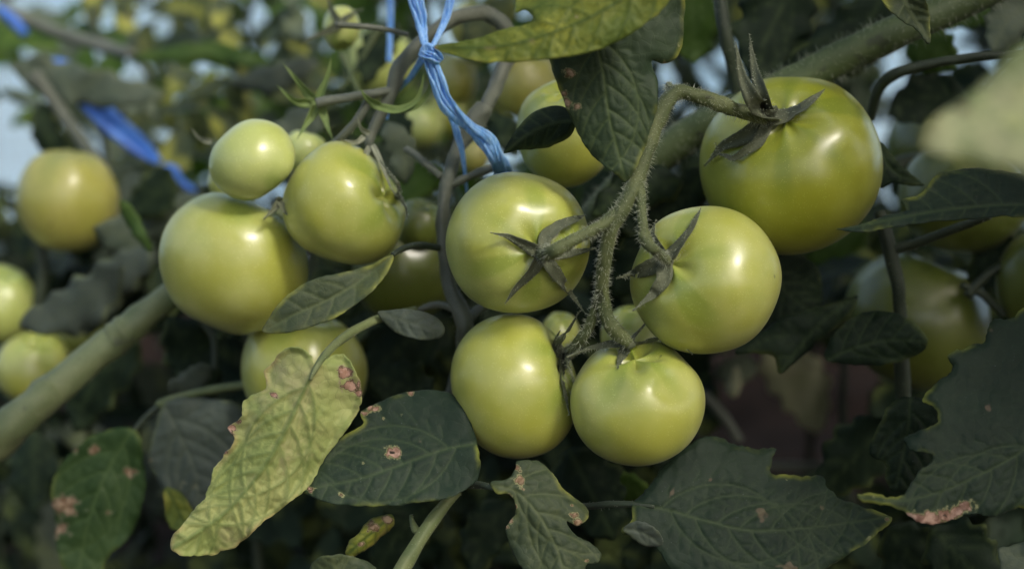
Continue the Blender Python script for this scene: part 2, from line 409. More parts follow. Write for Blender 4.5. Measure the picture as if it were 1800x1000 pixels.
def calyx_part(key, sepals, hub_r=8, hubpx=None, width=20, seed=0, lift=.003):
    """sepals: list of lists of (px, py, extra_depth or None, ...)"""
    fr = FR[key]; rng = random.Random(seed); root = fr['root']
    hp = hubpx
    hd = on(key, hp[0], hp[1], .002); hub = P(hp[0], hp[1], hd)
    bag = TubeBag(); r = S(hub_r, hd)
    bag.tube([(hub-fr['pole']*r*.8, r*.6), (hub-fr['pole']*r*.2, r*1.5), (hub+fr['pole']*r*.5, r*1.3), (hub+fr['pole']*r*1.1, r*.85)], 14, wob=.3, seed=seed)
    bag.hairs([(hub, r), (hub+fr['pole']*r, r)], 9000, .0015, rng)
    cal = mesh_obj('calyx', bag.v, bag.f, [M['sepal'], M['hair']], root, midx=bag.mi)
    for sp in sepals:
        wmul = 1.
        if isinstance(sp[0], (int, float)): wmul = sp[0]; sp = sp[1:]
        pts = [hub+fr['pole']*r*.3]; sq = []; prev_ = (hp[0], hp[1], 0)
        for q in sp:
            if len(q) < 4:
                q3 = q if len(q) > 2 else (q[0], q[1], 0)
                for tt in (.5, 1): sq.append(tuple(prev_[z_]+(q3[z_]-prev_[z_])*tt for z_ in range(3)))
                prev_ = q3
            else: sq.append(q); prev_ = (q[0], q[1], 0)
        for q in sq:
            dd = on(key, q[0], q[1], lift+q[2] if len(q) > 2 else lift)
            if len(q) > 3: dd = q[3]
            pts.append(P(q[0], q[1], dd))
        b2 = TubeBag(); face = ((pts[1]-fr['c']).normalized()+TW*.4).normalized()
        sepal_geo(b2, pts, S(width*wmul, hd), face, rng)
        mesh_obj('sepal', b2.v, b2.f, [M['sepal'], M['hair']], cal, midx=b2.mi)
    return hub
def auto_calyx(key, seed=0, n=5, ln=1.0, wd=.2):
    fr = FR[key]; rng = random.Random(seed+77); z = fr['pole']; x = z.orthogonal().normalized(); y = z.cross(x); R = fr['r']
    hub = fr['top']; bag = TubeBag(); bag.tube([(hub-z*R*.03, R*.08), (hub+z*R*.06, R*.09), (hub+z*R*.12, R*.05), (hub+z*R*.5+x*R*.1, R*.05)], 10)
    cal = mesh_obj('calyx', bag.v, bag.f, [M['sepal']], fr['root'])
    for i in range(n):
        a = 6.283*i/n+rng.random()*.5; dr = x*math.cos(a)+y*math.sin(a); pts = [hub+z*R*.05]
        for t in (.25, .5, .75, .95):
            q = fr['c']+(z*math.cos(t*ln)+dr*math.sin(t*ln))*R*1.06; pts.append(q+z*R*(.16*t*t+.10*rng.random()*t))
        b2 = TubeBag(); sepal_geo(b2, pts, R*wd, z, rng, hair=False)
        mesh_obj('sepal', b2.v, b2.f, [M['sepal']], cal, midx=None)

G_T = 'green tomatoes on the truss in the centre'
tomato('t1', 'green tomato in the centre with a five-pointed star calyx facing the viewer', 910, 427, 127, 124, .0, (.30, -.12, .94), group=G_T, lobes=6, amp=.03, dimple=.10, seed=3)
tomato('t2', 'smooth green tomato lowest left in the central truss, directly under the star-calyx fruit', 906, 678, 114, 127, .012, (.86, .35, .25), group=G_T, lobes=5, amp=.05, dimple=.2, seed=5)
tomato('t3', 'green tomato hanging lowest on the central truss, ribbed at its top', 1121, 708, 119, 109, -.012, (-.08, .90, .42), group=G_T, lobes=5, amp=.11, dimple=.22, seed=2, mat='tom')
tomato('t4', 'round light green tomato on the right of the central truss, below the largest fruit', 1239, 492, 131, 130, -.012, (-.62, .26, .72), group=G_T, lobes=5, amp=.035, dimple=.11, seed=7)
tomato('t5', 'largest green tomato, at upper right under the thick diagonal stem, with a spiky calyx', 1390, 292, 158, 157, .028, (-.22, .52, .82), 'tom_deep', group=G_T, lobes=6, amp=.032, dimple=.09, seed=11)
tomato('t6', 'green tomato half hidden behind the hanging dark leaf above the centre', 994, 234, 86, 97, .055, (-.1, .85, .5), group=G_T, lobes=5, amp=.04, seed=4)
G_L = 'green tomatoes of the left cluster'
tomato('t7', 'heart-shaped green tomato on the right of the left cluster', 604, 357, 107, 109, .040, (.84, .12, .38), group=G_L, lobes=4, amp=.06, dimple=.2, seed=6, heart=.2, taper=.16)
tomato('t8', 'large round green tomato at the bottom of the left cluster', 412, 463, 128, 125, .064, (.35, .93, -.1), group=G_L, lobes=5, amp=.03, seed=8)
tomato('t9', 'small pale green tomato on top of the left cluster', 444, 281, 76, 72, .036, (.6, -.7, -.3), 'tom_pale', group=G_L, lobes=5, amp=.03, seed=9)
tomato('t9b', 'green tomato just peeping out left behind the small pale fruit', 412, 322, 45, 45, .11, (.2, .9, 0), 'tom', group=G_L, seed=10, nu=48, nv=32)
tomato('t9c', 'pale green tomato peeping out between the small pale fruit and the heart-shaped one', 535, 268, 40, 38, .12, (.2, .9, 0), 'tom_pale', group=G_L, seed=12, nu=48, nv=32)
G_B = 'tomatoes further back in the foliage'
tomato('t10', 'green tomato behind the yellowed leaf', 535, 655, 111, 110, .09, (.2, .95, .1), 'tom', group=G_B, lobes=5, amp=.04, seed=13)
tomato('t11', 'dark shaded tomato behind the heart-shaped fruit and the grey upright stem', 712, 470, 92, 95, .13, (0, .9, .3), 'tom_shaded', group=G_B, seed=14, nu=64, nv=40)
tomato('t11b', 'small glossy dark green tomato above the shaded one, left of the grey stem', 738, 395, 42, 46, .11, (.2, .8, .4), 'tom_shaded', group=G_B, seed=15, nu=64, nv=40)
tomato('t12', 'out-of-focus yellowish tomato at far left', 118, 352, 88, 90, .27, (.1, .98, .1), 'tom_gold', group=G_B, lobes=5, amp=.05, dimple=.12, seed=16)
tomato('t13', 'blurred green tomato at the left edge beside the slanting stem', 62, 648, 66, 64, .24, (.2, .9, .3), 'tom', group=G_B, seed=17)
tomato('t14', 'blurred green tomato cut by the left edge above another one', 5, 535, 55, 70, .28, (.2, .9, .3), 'tom_pale', group=G_B, seed=18)
tomato('t14c', 'dark blurred tomato under the grey oval leaf at left', 135, 590, 55, 48, .30, (.2, .9, .3), 'tom_shaded', group=G_B, seed=29, nu=48, nv=32)
G_R = 'shaded tomatoes at right'
tomato('t15', 'dark shaded tomato behind the forked stem at right', 1612, 565, 126, 122, .13, (.3, .9, .1), 'tom_shaded', group=G_R, lobes=5, amp=.04, seed=20)
tomato('t16', 'dark tomato cut by the right edge', 1830, 490, 76, 92, .09, (-.3, .9, .1), 'tom_shaded', group=G_R, seed=21)
tomato('t17', 'shaded tomato behind the flat hairy leaf at right', 1692, 352, 112, 93, .11, (.1, .95, .1), 'tom_shaded', group=G_R, seed=22)
tomato('t17b', 'dark green tomato left of the blurred foreground leaf', 1640, 262, 78, 80, .19, (.1, .95, .1), 'tom_shaded', group=G_R, seed=23)
tomato('t18', 'pale green tomato in the gap behind the central truss', 1118, 590, 62, 55, .07, (0, .9, .3), 'tom_pale', group=G_T, seed=24, nu=64, nv=40)
tomato('t18b', 'pale green tomato peeping out above the two lowest fruits of the truss', 985, 592, 36, 44, .09, (0, .9, .3), 'tom', group=G_T, seed=25, nu=64, nv=40)
tomato('t19', 'tiny unripe tomato with long sepals at the top edge, left of the blue twine', 600, 50, 33, 38, .13, (.1, -.95, .2), 'tom_pale', group=G_L, seed=26, nu=48, nv=32)
G_Y = 'blurred yellow-green tomatoes behind the blue twine'
for i, (lb, x, y, a, b, d, mt) in enumerate([
    ('blurred pale yellow tomato framed by the arched stem at the top', 838, 48, 50, 46, .30, 'tom_gold'),
    ('blurred yellow-green tomato left of the blue knot', 668, 112, 60, 62, .36, 'tom_pale'),
    ('blurred yellow tomato right of the blue twine', 800, 140, 36, 46, .34, 'tom_gold'),
    ('blurred yellow tomato between arched stem and hanging dark leaf', 925, 150, 58, 64, .32, 'tom_gold'),
    ('blurred yellow tomato in the loop below the blue twine', 832, 272, 30, 34, .30, 'tom_gold'),
    ('blurred yellow tomato left of the lower blue strands', 738, 222, 42, 38, .33, 'tom_pale'),
    ('blurred olive tomato below the blue knot', 782, 205, 36, 36, .40, 'tom')]):
    tomato('y%d' % i, lb, x, y, a, b, d, (.1, .9, .2), mt, group=G_Y, seed=30+i, nu=40, nv=28)

# ------------------------------------------------------------------ calyces of the sharp fruit
H1 = calyx_part('t1', [[.9, (925, 430), (892, 415), (862, 409, .004)], [.85, (960, 415), (985, 396), (1028, 378, .006)], [.7, (990, 447), (1020, 442), (1048, 436, .004)],
                       [.95, (935, 475), (908, 505), (888, 533, .002)], [.95, (972, 476), (1002, 515), (1030, 552, .003, -.012)]], 9, (952, 447), 30, 1)
H4 = calyx_part('t4', [[1.15, (1142, 470), (1112, 482), (1083, 489, .0, -.030)], [1.1, (1192, 436), (1216, 402), (1232, 366, .006)], [1.2, (1166, 492), (1145, 520), (1112, 546, .002, -.038)],
                       [.9, (1160, 436), (1148, 412), (1153, 385, .0, -.020)], [.7, (1186, 452), (1200, 428), (1206, 408)]], 9, (1172, 458), 27, 2)
H5 = calyx_part('t5', [[1.6, (1328, 180, .002, -.026), (1305, 135, .0, -.024), (1293, 74, .0, -.02)], [1.25, (1342, 172, .002, -.022), (1326, 120, .0, -.016), (1317, 60, .0, -.010)],
                       [1.35, (1385, 207), (1412, 190, .004), (1450, 157, .009)], [1.15, (1318, 236), (1270, 258), (1238, 292, .001)],
                       [.8, (1330, 252), (1290, 278, .002), (1262, 270, .006), (1258, 251, .010)]], 11, (1352, 213), 32, 3)
H3 = calyx_part('t3', [[.9, (1070, 606), (1035, 613), (996, 628, .0, -.02)], [1., (1098, 618), (1090, 632), (1086, 647)], [.8, (1140, 600), (1175, 590), (1218, 622, .001, -.024)],
                       [.8, (1118, 588, 0, -.012), (1132, 572, 0, -.012), (1140, 560, 0, -.012)]], 8, (1105, 606), 21, 4, .002)
H2 = calyx_part('t2', [[1.6, (984, 650), (992, 690), (1001, 728, .002, -.014)], [1.1, (975, 606), (995, 585, 0, -.01), (1020, 545, 0, -.008)], [1, (1000, 645, 0, -.012), (1008, 668, 0, -.012), (1012, 690, 0, -.01)],
                       [.9, (978, 620), (975, 600), (985, 580, 0, -.008)]], 9, (990, 622), 22, 5, .002)
fr = FR['t7']
calyx_part('t7', [[(700, 325, 0, .018), (682, 300, 0, .022), (668, 282, 0, .03)], [(712, 362, 0, .02), (716, 385, 0, .025)]], 5, (698, 345), 12, 8)
calyx_part('t8', [[(485, 362), (474, 375), (463, 385)], [(505, 372), (520, 385)]], 6, (492, 352), 16, 6)
calyx_part('t19', [[1., (585, 20, 0, .12), (570, -15, 0, .12)], [(575, 55, 0, .115), (545, 68, 0, .11), (528, 78, 0, .11)], [(612, 30, 0, .12), (640, 15, 0, .12)]], 6, (598, 42), 16, 7)

# ------------------------------------------------------------------ leaves
def inpoly(X, Y, poly):
    c = np.zeros(X.shape, bool); n = len(poly); j = n-1
    for i in range(n):
        xi, yi = poly[i]; xj, yj = poly[j]
        m = ((yi > Y) != (yj > Y)) & (X < (xj-xi)*(Y-yi)/((yj-yi)+1e-12)+xi); c ^= m; j = i
    return c
def segdist(X, Y, pl, closed=False):
    D = np.full(X.shape, 1e9); pl = np.asarray(pl)[:, :2]
    A = pl if closed else pl[:-1]; B = np.roll(pl, -1, 0) if closed else pl[1:]
    for (ax, ay), (bx, by) in zip(A, B):
        dx, dy = bx-ax, by-ay; l2 = dx*dx+dy*dy+1e-9
        t = np.clip(((X-ax)*dx+(Y-ay)*dy)/l2, 0, 1); D = np.minimum(D, np.hypot(X-ax-t*dx, Y-ay-t*dy))
    return D
def grow(poly, p, ang, turn, step, maxlen):
    out = [p]; x, y = p; l = 0
    while l < maxlen:
        x += math.cos(ang)*step; y += math.sin(ang)*step; ang += turn; l += step
        if not inpoly(np.array([x]), np.array([y]), poly)[0]: break
        out.append((x, y))
    return out
def leaf(label, outline, rib, d, mat='leaf', g=5, nveins=6, fold=.0, dome=.0, pucker=.0016, tilt=(0, 0), wave=.002, under=False, dmg=(), seed=0,
         jag=2.2, petiole=None, pet_mat='stem_pale', group='leaves around the fruit', cat='leaf', name='leaf', droop=0., sub=True, thick=.00045, split=.0):
    """outline, rib in photo pixels; d depth at the rib base; depth then varies over the blade"""
    rng = random.Random(seed*13+1); pucker *= .7; g = g-.5 if g < 4.4 else g
    O = cr(outline, 7, True)
    # irregular margin
    ctr = O.mean(0); OO = []
    for i, p in enumerate(O):
        tg = O[(i+1) % len(O)]-O[i-1]; nn = np.array([tg[1], -tg[0]]); nn /= (np.linalg.norm(nn)+1e-9)
        OO.append(p+nn*jag*(noise.noise(Vector((p[0]*.045, p[1]*.045, seed)))*1.3+noise.noise(Vector((p[0]*.13, p[1]*.13, seed+9)))*.9))
    keep = [OO[0]]
    for p in OO[1:]:
        if np.hypot(*(p-keep[-1])) > g*.7: keep.append(p)
    if np.hypot(*(keep[0]-keep[-1])) < g*.7: keep.pop()
    O = np.array(keep); R = cr(rib, 8)[:, :2]
    rl = np.concatenate([[0], np.cumsum(np.hypot(*np.diff(R, axis=0).T))]); RL = rl[-1]
    veins = [(R, 1., 2.9)]
    for i in range(nveins):
        t = (i+.5)/nveins*.86+.04; k = min(int(np.searchsorted(rl, t*RL)), len(R)-2); p = R[k]
        an = math.atan2(*(R[k+1]-R[k])[::-1])
        for sg in (1, -1):
            p2 = R[min(len(R)-2, k+(2 if sg > 0 else 0))]
            v = grow(O, tuple(p2), an+sg*(.95+rng.uniform(-.1, .1)), -sg*.028, 4, 400)
            if len(v) > 3:
                veins.append((np.array(v), .75, 2.1))
                if sub:
                    for q in range(4, len(v)-2, 6):
                        a2 = math.atan2(v[q+1][1]-v[q][1], v[q+1][0]-v[q][0])
                        for s2 in (1, -1):
                            vv = grow(O, v[q], a2+s2*1.0, -s2*.06, 4, rng.uniform(16, 34))
                            if len(vv) > 2: veins.append((np.array(vv), .35, 1.6))
    lo = O.min(0); hi = O.max(0)
    gx, gy = np.meshgrid(np.arange(lo[0], hi[0], g), np.arange(lo[1], hi[1], g)); gx = gx.astype(float); gy = gy.astype(float)
    gx[1::2] += g*.5; gx = gx.ravel(); gy = gy.ravel()
    ins = inpoly(gx, gy, O); gx, gy = gx[ins], gy[ins]
    ed = segdist(gx, gy, O, True); kk = ed > g*.55; gx, gy = gx[kk], gy[kk]
    pts = [Vector(p) for p in O]+[Vector((a, b)) for a, b in zip(gx, gy)]; nb = len(O)
    V2, _, F, *_ = delaunay_2d_cdt(pts, [(i, (i+1) % nb) for i in range(nb)], [], 1, 1e-4)
    X = np.array([v[0] for v in V2]); Y = np.array([v[1] for v in V2])
    ed = segdist(X, Y, O, True); vein = np.zeros(len(X)); vd = np.full(len(X), 1e9)
    for pl, st, wd in veins:
        q = segdist(X, Y, pl); vein = np.maximum(vein, st*np.exp(-(q/wd)**2))
        if st > .5: vd = np.minimum(vd, q)
        else: vd = np.minimum(vd, q+5)
    rd = segdist(X, Y, R)
    # signed side and position along the rib
    best = np.full(len(X), 1e9); side = np.zeros(len(X)); along = np.zeros(len(X))
    for i in range(len(R)-1):
        a, b = R[i], R[i+1]; dx, dy = b-a; l2 = dx*dx+dy*dy+1e-9
        t = np.clip(((X-a[0])*dx+(Y-a[1])*dy)/l2, 0, 1); q = np.hypot(X-a[0]-t*dx, Y-a[1]-t*dy); m = q < best
        best[m] = q[m]; side[m] = np.sign(dx*(Y-a[1])-dy*(X-a[0]))[m]; along[m] = (rl[i]+t*math.sqrt(l2))[m]
    px = K*(D0+d)
    sgn = -1 if not under else 1
    dep = d + fold*rd*px + dome*(rd*px)**2*30 + tilt[0]*(X-R[0][0])*px + tilt[1]*(Y-R[0][1])*px + split*rd*px*side
    dep += droop*(along/RL)**2
    dep += sgn*pucker*(1-np.exp(-vd/13.))*np.minimum(1, ed/10)
    dep += np.array([pucker*1.1*noise.noise(Vector((x*.014, y*.014, seed)))+pucker*.25*noise.noise(Vector((x*.08, y*.08, seed+4))) for x, y in zip(X, Y)])
    dep += np.array([wave*noise.noise(Vector((x*.02, y*.02, seed+20)))*2 for x, y in zip(X, Y)])*np.exp(-ed/22)
    dep += -sgn*.0003*vein
    dm = np.zeros(len(X))
    for (a, b, r, s_) in dmg: r *= .88; dm = np.maximum(dm, s_*np.exp(-((((X-a)*.7+(Y-b)*.35)**2+((Y-b)-(X-a)*.3)**2)/(r*r))**1.1))
    vs = [P(x, y, z) for x, y, z in zip(X, Y, dep)]
    b3 = P(R[0][0], R[0][1], d)
    o = mesh_obj(name, vs, [tuple(f) for f in F], M[mat], None, b3, attrs={'vein': vein, 'edge': ed, 'dmg': dm})
    md = o.modifiers.new('thickness', 'SOLIDIFY'); md.thickness = thick; md.offset = 0
    tag(o, label, cat, group)
    if petiole: stem('petiole', M[pet_mat], [petiole], parent=o, hair=500, hl=.0012, seed=seed)
    return o
def auto_outline(base, tip, width, bend=0., lobes=.12, seed=0, n=9, blunt=.5):
    rng = random.Random(seed); b = np.array(base, float); t = np.array(tip, float); ax = t-b; ln = np.hypot(*ax); u = ax/ln; v = np.array([-u[1], u[0]])
    rib = [b+ax*s+v*(bend*ln*math.sin(math.pi*s)) for s in (0, .25, .5, .75, 1)]
    f = lambda s: b+ax*s+v*(bend*ln*math.sin(math.pi*s)); out = [tuple(f(-.02))]
    prof = lambda s: (s**.55)*((1-s)**(.5+.5*blunt))*2.05
    for sg in (1, -1):
        seq = [(i+.5)/n for i in range(n)]; side = []
        for i, s in enumerate(seq):
            w_ = width/2*prof(s)*(1+(lobes if i % 2 else -lobes)*rng.uniform(.6, 1.4)); side.append(tuple(f(s)+v*sg*w_))
        out += side if sg > 0 else side[::-1]
        if sg > 0: out.append(tuple(t))
    return out, [tuple(p) for p in rib]
def aleaf(label, base, tip, width, d, mat='leaf_clean', bend=0., lobes=.12, seed=0, blunt=.5, g=9, **k):
    o, r = auto_outline(base, tip, width, bend, lobes, seed, blunt=blunt)
    k.setdefault('sub', False); k.setdefault('pucker', .0015); k.setdefault('nveins', 5)
    return leaf(label, o, r, d, mat, g=g, seed=seed, **k)

# --- sharp leaves, traced one by one
leaf('yellow-green mottled leaf across the top, its tip pointing left at the blue knot',
     [(762, 84), (800, 76), (845, 66), (880, 54), (915, 46), (938, 36), (925, 18), (905, 22), (908, -5), (915, -60), (1060, -90), (1190, -60), (1172, 8), (1130, 45), (1085, 74), (1030, 94), (960, 105), (880, 110), (820, 105)],
     [(1200, -90), (1120, -20), (1040, 30), (960, 62), (880, 82), (766, 86)], -.075, 'leaf_top', g=4, nveins=7, under=True, dome=.5, tilt=(-.12, -.3), seed=1, pucker=.0022, jag=1.5, dmg=[(1020, 28, 9, .42), (765, 84, 9, .6)])
leaf('dark green leaf hanging tip down above the centre, with brown scars on its left edge',
     [(1100, 320), (1082, 306), (1058, 290), (1030, 258), (1010, 222), (992, 180), (975, 135), (966, 95), (985, 50), (1040, 20), (1120, 10), (1180, -20), (1202, -10), (1202, 40), (1200, 75), (1190, 100), (1168, 112), (1146, 108), (1155, 145), (1155, 188), (1144, 225), (1132, 262), (1118, 295)],
     [(1040, 30), (1052, 90), (1062, 140), (1070, 200), (1082, 250), (1100, 318)], -.045, 'leaf_mid', g=3.6, nveins=6, fold=.15, tilt=(0, .08), seed=2, pucker=.0017, jag=1.5,
     dmg=[(1002, 128, 11, .95), (990, 168, 9, .8), (996, 182, 13, .95), (1012, 186, 10, .8), (1168, 112, 7, .5), (1195, 78, 5, .45)])
leaf('small dark folded leaf in front of the half-hidden tomato', [(885, 270), (893, 252), (908, 228), (928, 205), (955, 190), (985, 187), (1004, 197), (1012, 215), (1003, 238), (978, 253), (945, 262), (908, 264)],
     [(1010, 212), (970, 218), (925, 238), (887, 269)], -.005, 'leaf_clean', g=3.5, nveins=5, fold=.5, seed=3, pucker=.0012, jag=1)
leaf('mottled oval leaf lying in front of the lower edge of the left cluster', [(462, 582), (470, 562), (490, 535), (520, 508), (560, 488), (610, 478), (650, 466), (690, 448), (685, 470), (665, 500), (630, 532), (585, 560), (535, 578), (490, 586)],
     [(692, 446), (640, 490), (580, 525), (520, 552), (466, 581)], .005, 'leaf_mottle', g=4, nveins=5, fold=-.25, seed=4, tilt=(.10, -.2), pucker=.0012, jag=1.2, petiole=[(690, 448, .005, 9), (712, 436, .012, 11), (740, 431, .025, 12), (772, 436, .032, 12)], pet_mat='stem_dark')
leaf('small dusty oval leaf beside the grey upright stem, above the dark gap', [(664, 549), (690, 545), (720, 543), (750, 550), (772, 562), (782, 580), (770, 594), (740, 597), (705, 588), (680, 572)],
     [(664, 549), (700, 560), (740, 572), (772, 584)], .01, 'leaf_dusty', g=3.5, nveins=4, fold=.25, seed=5, pucker=.0014, jag=1)
leaf('long yellowed leaf with pink scorched edge at lower left centre',
     [(556, 640), (545, 622), (520, 611), (495, 618), (478, 636), (464, 655), (470, 680), (452, 690), (430, 702), (426, 718), (424, 735), (402, 747), (402, 757), (412, 772), (398, 795), (374, 826), (372, 848), (360, 872), (338, 900), (316, 926), (299, 947), (304, 966), (330, 976), (372, 974), (408, 962), (440, 940), (472, 908), (515, 878), (545, 850), (570, 806), (602, 766), (628, 725), (638, 690), (626, 655), (610, 628), (588, 622)],
     [(560, 636), (545, 665), (528, 700), (500, 760), (468, 815), (430, 865), (385, 910), (306, 962)], -.03, 'leaf_yellow', g=3.4, nveins=9, under=True, fold=.30, seed=6, tilt=(.05, 0), pucker=.0034, jag=3.0, wave=.003,
     dmg=[(482, 694, 8, 1), (405, 755, 14, .9), (420, 740, 10, .62), (606, 655, 15, 1.), (616, 676, 15, 1.02), (630, 690, 8, .8), (398, 795, 7, .5)],
     petiole=[(545, 668, -.032, 6), (562, 636, -.028, 13), (595, 600, -.012, 16), (640, 572, .010, 16), (680, 556, .02, 15), (730, 545, .033, 14)], pet_mat='stem_pale')
leaf('broad dark leaf with a brown-rimmed hole, under the lowest left fruit of the truss',
     [(529, 861), (540, 840), (560, 812), (578, 788), (600, 768), (628, 752), (638, 742), (634, 726), (655, 712), (690, 697), (725, 688), (765, 686), (800, 696), (822, 730), (836, 768), (843, 805), (842, 838), (824, 856), (795, 872), (755, 880), (705, 887), (650, 889), (600, 887), (560, 878)],
     [(838, 780), (790, 788), (745, 802), (690, 822), (630, 842), (532, 861)], -.012, 'leaf', g=3.6, nveins=7, fold=.12, seed=7, tilt=(0, -.45), pucker=.0015, jag=1.8,
     dmg=[(690, 795, 16, .85), (688, 795, 8, 1.35), (722, 690, 10, .75), (655, 718, 12, .8), (640, 726, 8, .8), (675, 735, 5, .6), (640, 815, 6, .6), (545, 862, 10, .62), (600, 872, 6, .5), (706, 729, 4, .5)])
leaf('ragged lobed leaf with torn brown edges at the bottom centre',
     [(862, 848), (888, 842), (905, 826), (908, 812), (925, 808), (955, 814), (975, 836), (992, 860), (1015, 876), (1030, 892), (1032, 912), (1015, 925), (995, 915), (1012, 940), (1040, 955), (1056, 972), (1050, 988), (1030, 992), (1020, 1030), (950, 1040), (912, 990), (896, 955), (890, 928), (904, 905), (905, 885), (893, 868), (875, 868)],
     [(862, 852), (905, 862), (940, 895), (965, 935), (985, 980), (995, 1030)], -.02, 'leaf_mottle', g=3.4, nveins=6, fold=.25, seed=8, tilt=(0, -.2), pucker=.0026, jag=2,
     dmg=[(908, 822, 8, .9), (914, 845, 10, .95), (920, 860, 5, .7), (893, 872, 8, .9), (903, 890, 7, .9), (895, 915, 8, .85), (890, 925, 5, .8), (1010, 905, 8, .9), (1018, 918, 9, .9), (1005, 888, 4, .9), (1032, 984, 6, .9)],
     petiole=[(870, 858, -.02, 9), (845, 852, -.012, 13), (815, 850, .0, 15), (790, 846, .02, 14)], pet_mat='stem_dark')
leaf('large dark broad leaf at the bottom, right of centre',
     [(1112, 884), (1135, 862), (1160, 825), (1185, 798), (1210, 780), (1245, 766), (1268, 772), (1286, 780), (1320, 788), (1366, 788), (1358, 808), (1356, 830), (1395, 836), (1446, 838), (1460, 862), (1500, 885), (1568, 908), (1545, 935), (1515, 960), (1485, 978), (1450, 1000), (1420, 1030), (1330, 1060), (1250, 1050), (1190, 1010), (1150, 960), (1128, 945), (1095, 932), (1110, 915)],
     [(1112, 886), (1170, 895), (1240, 915), (1320, 932), (1410, 928), (1480, 920), (1564, 908)], -.015, 'leaf', g=3.8, nveins=8, fold=.10, seed=9, tilt=(.05, -.35), pucker=.0021, jag=3,
     petiole=[(1150, 890, -.016, 6), (1112, 886, -.012, 11), (1070, 886, -.005, 12), (1020, 890, .01, 12), (970, 885, .03, 11)], pet_mat='stem_dark', dmg=[(1385, 840, 8, .35), (1525, 950, 10, .35), (1560, 912, 5, .5)])
leaf('large dark jagged leaf at the right edge with a pink scorched lower rim',
     [(1830, 556), (1775, 560), (1742, 566), (1732, 600), (1700, 610), (1664, 626), (1674, 650), (1645, 672), (1620, 704), (1640, 715), (1650, 742), (1620, 755), (1588, 770), (1600, 790), (1640, 800), (1612, 832), (1590, 868), (1560, 872), (1530, 866), (1506, 870), (1520, 882), (1560, 888), (1590, 900), (1615, 918), (1650, 920), (1690, 908), (1720, 902), (1745, 908), (1790, 890), (1830, 880)],
     [(1850, 740), (1800, 790), (1750, 820), (1700, 845), (1640, 868), (1580, 880), (1508, 872)], -.04, 'leaf', g=3.8, nveins=7, fold=.15, seed=10, tilt=(.12, -.2), pucker=.0021, jag=3.5,
     dmg=[(1605, 908, 14, 1.), (1620, 914, 16, 1.), (1640, 912, 18, 1.), (1662, 906, 16, 1.), (1680, 898, 14, .95), (1698, 888, 13, .9), (1708, 880, 8, .8), (1592, 894, 8, .45), (1540, 876, 8, .4)])
leaf('dark crinkled leaf tucked left of the large jagged right leaf',
     [(1655, 712), (1620, 700), (1585, 696), (1562, 712), (1548, 740), (1530, 778), (1530, 800), (1556, 815), (1556, 840), (1568, 862), (1600, 858), (1650, 840), (1680, 780)],
     [(1600, 700), (1598, 740), (1590, 790), (1575, 855)], .01, 'leaf_clean', g=4, nveins=5, fold=.1, seed=11, pucker=.0025, jag=2.5)
leaf('flat dark hairy leaf seen edge-on at right, its tip pointing left under the largest fruit',
     [(1470, 403), (1505, 398), (1540, 385), (1568, 376), (1592, 370), (1584, 352), (1610, 346), (1628, 330), (1640, 312), (1675, 300), (1720, 296), (1770, 302), (1830, 318), (1830, 378), (1760, 380), (1700, 386), (1640, 390), (1580, 398), (1520, 408)],
     [(1830, 360), (1740, 362), (1660, 370), (1580, 384), (1474, 403)], -.035, 'leaf', g=3.6, nveins=7, seed=12, tilt=(.05, -.9), pucker=.0018, jag=2)
leaf('pale out-of-focus leaf close to the lens at the right edge',
     [(1622, 245), (1650, 205), (1690, 180), (1730, 145), (1765, 105), (1800, 78), (1860, 60), (1880, 200), (1860, 330), (1790, 300), (1730, 290), (1670, 275), (1630, 268)],
     [(1870, 120), (1800, 190), (1720, 225), (1626, 252)], -.27, 'leaf_pale', g=6, nveins=5, seed=13, tilt=(.1, -.2), pucker=.001, dmg=[(1700, 195, 12, .47)])
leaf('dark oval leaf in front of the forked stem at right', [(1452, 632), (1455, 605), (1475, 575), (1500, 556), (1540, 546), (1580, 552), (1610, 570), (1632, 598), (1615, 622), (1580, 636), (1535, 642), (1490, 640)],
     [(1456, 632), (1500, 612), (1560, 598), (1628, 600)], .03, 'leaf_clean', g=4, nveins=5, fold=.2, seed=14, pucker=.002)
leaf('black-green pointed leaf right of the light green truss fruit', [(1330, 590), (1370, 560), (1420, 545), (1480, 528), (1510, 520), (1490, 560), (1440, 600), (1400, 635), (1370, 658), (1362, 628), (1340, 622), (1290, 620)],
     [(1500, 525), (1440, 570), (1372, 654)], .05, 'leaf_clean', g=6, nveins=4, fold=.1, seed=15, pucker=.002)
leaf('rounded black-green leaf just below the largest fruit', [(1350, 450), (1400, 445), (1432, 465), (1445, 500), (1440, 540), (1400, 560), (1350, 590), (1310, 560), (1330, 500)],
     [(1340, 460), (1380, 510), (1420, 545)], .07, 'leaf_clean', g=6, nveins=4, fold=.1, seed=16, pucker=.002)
leaf('drooping green leaf with white and brown patches at lower left', [(232, 752), (200, 752), (165, 765), (135, 785), (105, 820), (90, 860), (95, 910), (100, 960), (120, 1010), (175, 1020), (185, 985), (215, 955), (235, 930), (252, 880), (256, 830), (248, 775)],
     [(236, 752), (205, 800), (180, 850), (155, 920), (140, 1010)], .10, 'leaf_green', g=4.5, nveins=6, fold=.1, seed=17, pucker=.0025, jag=3,
     dmg=[(165, 790, 12, .9), (132, 790, 8, .8), (228, 830, 13, .8), (115, 890, 26, .9), (105, 930, 18, .9), (190, 900, 8, .6), (180, 860, 5, .5)],
     petiole=[(236, 756, .10, 10), (262, 728, .10, 12), (290, 708, .10, 14)], pet_mat='stem_dark')
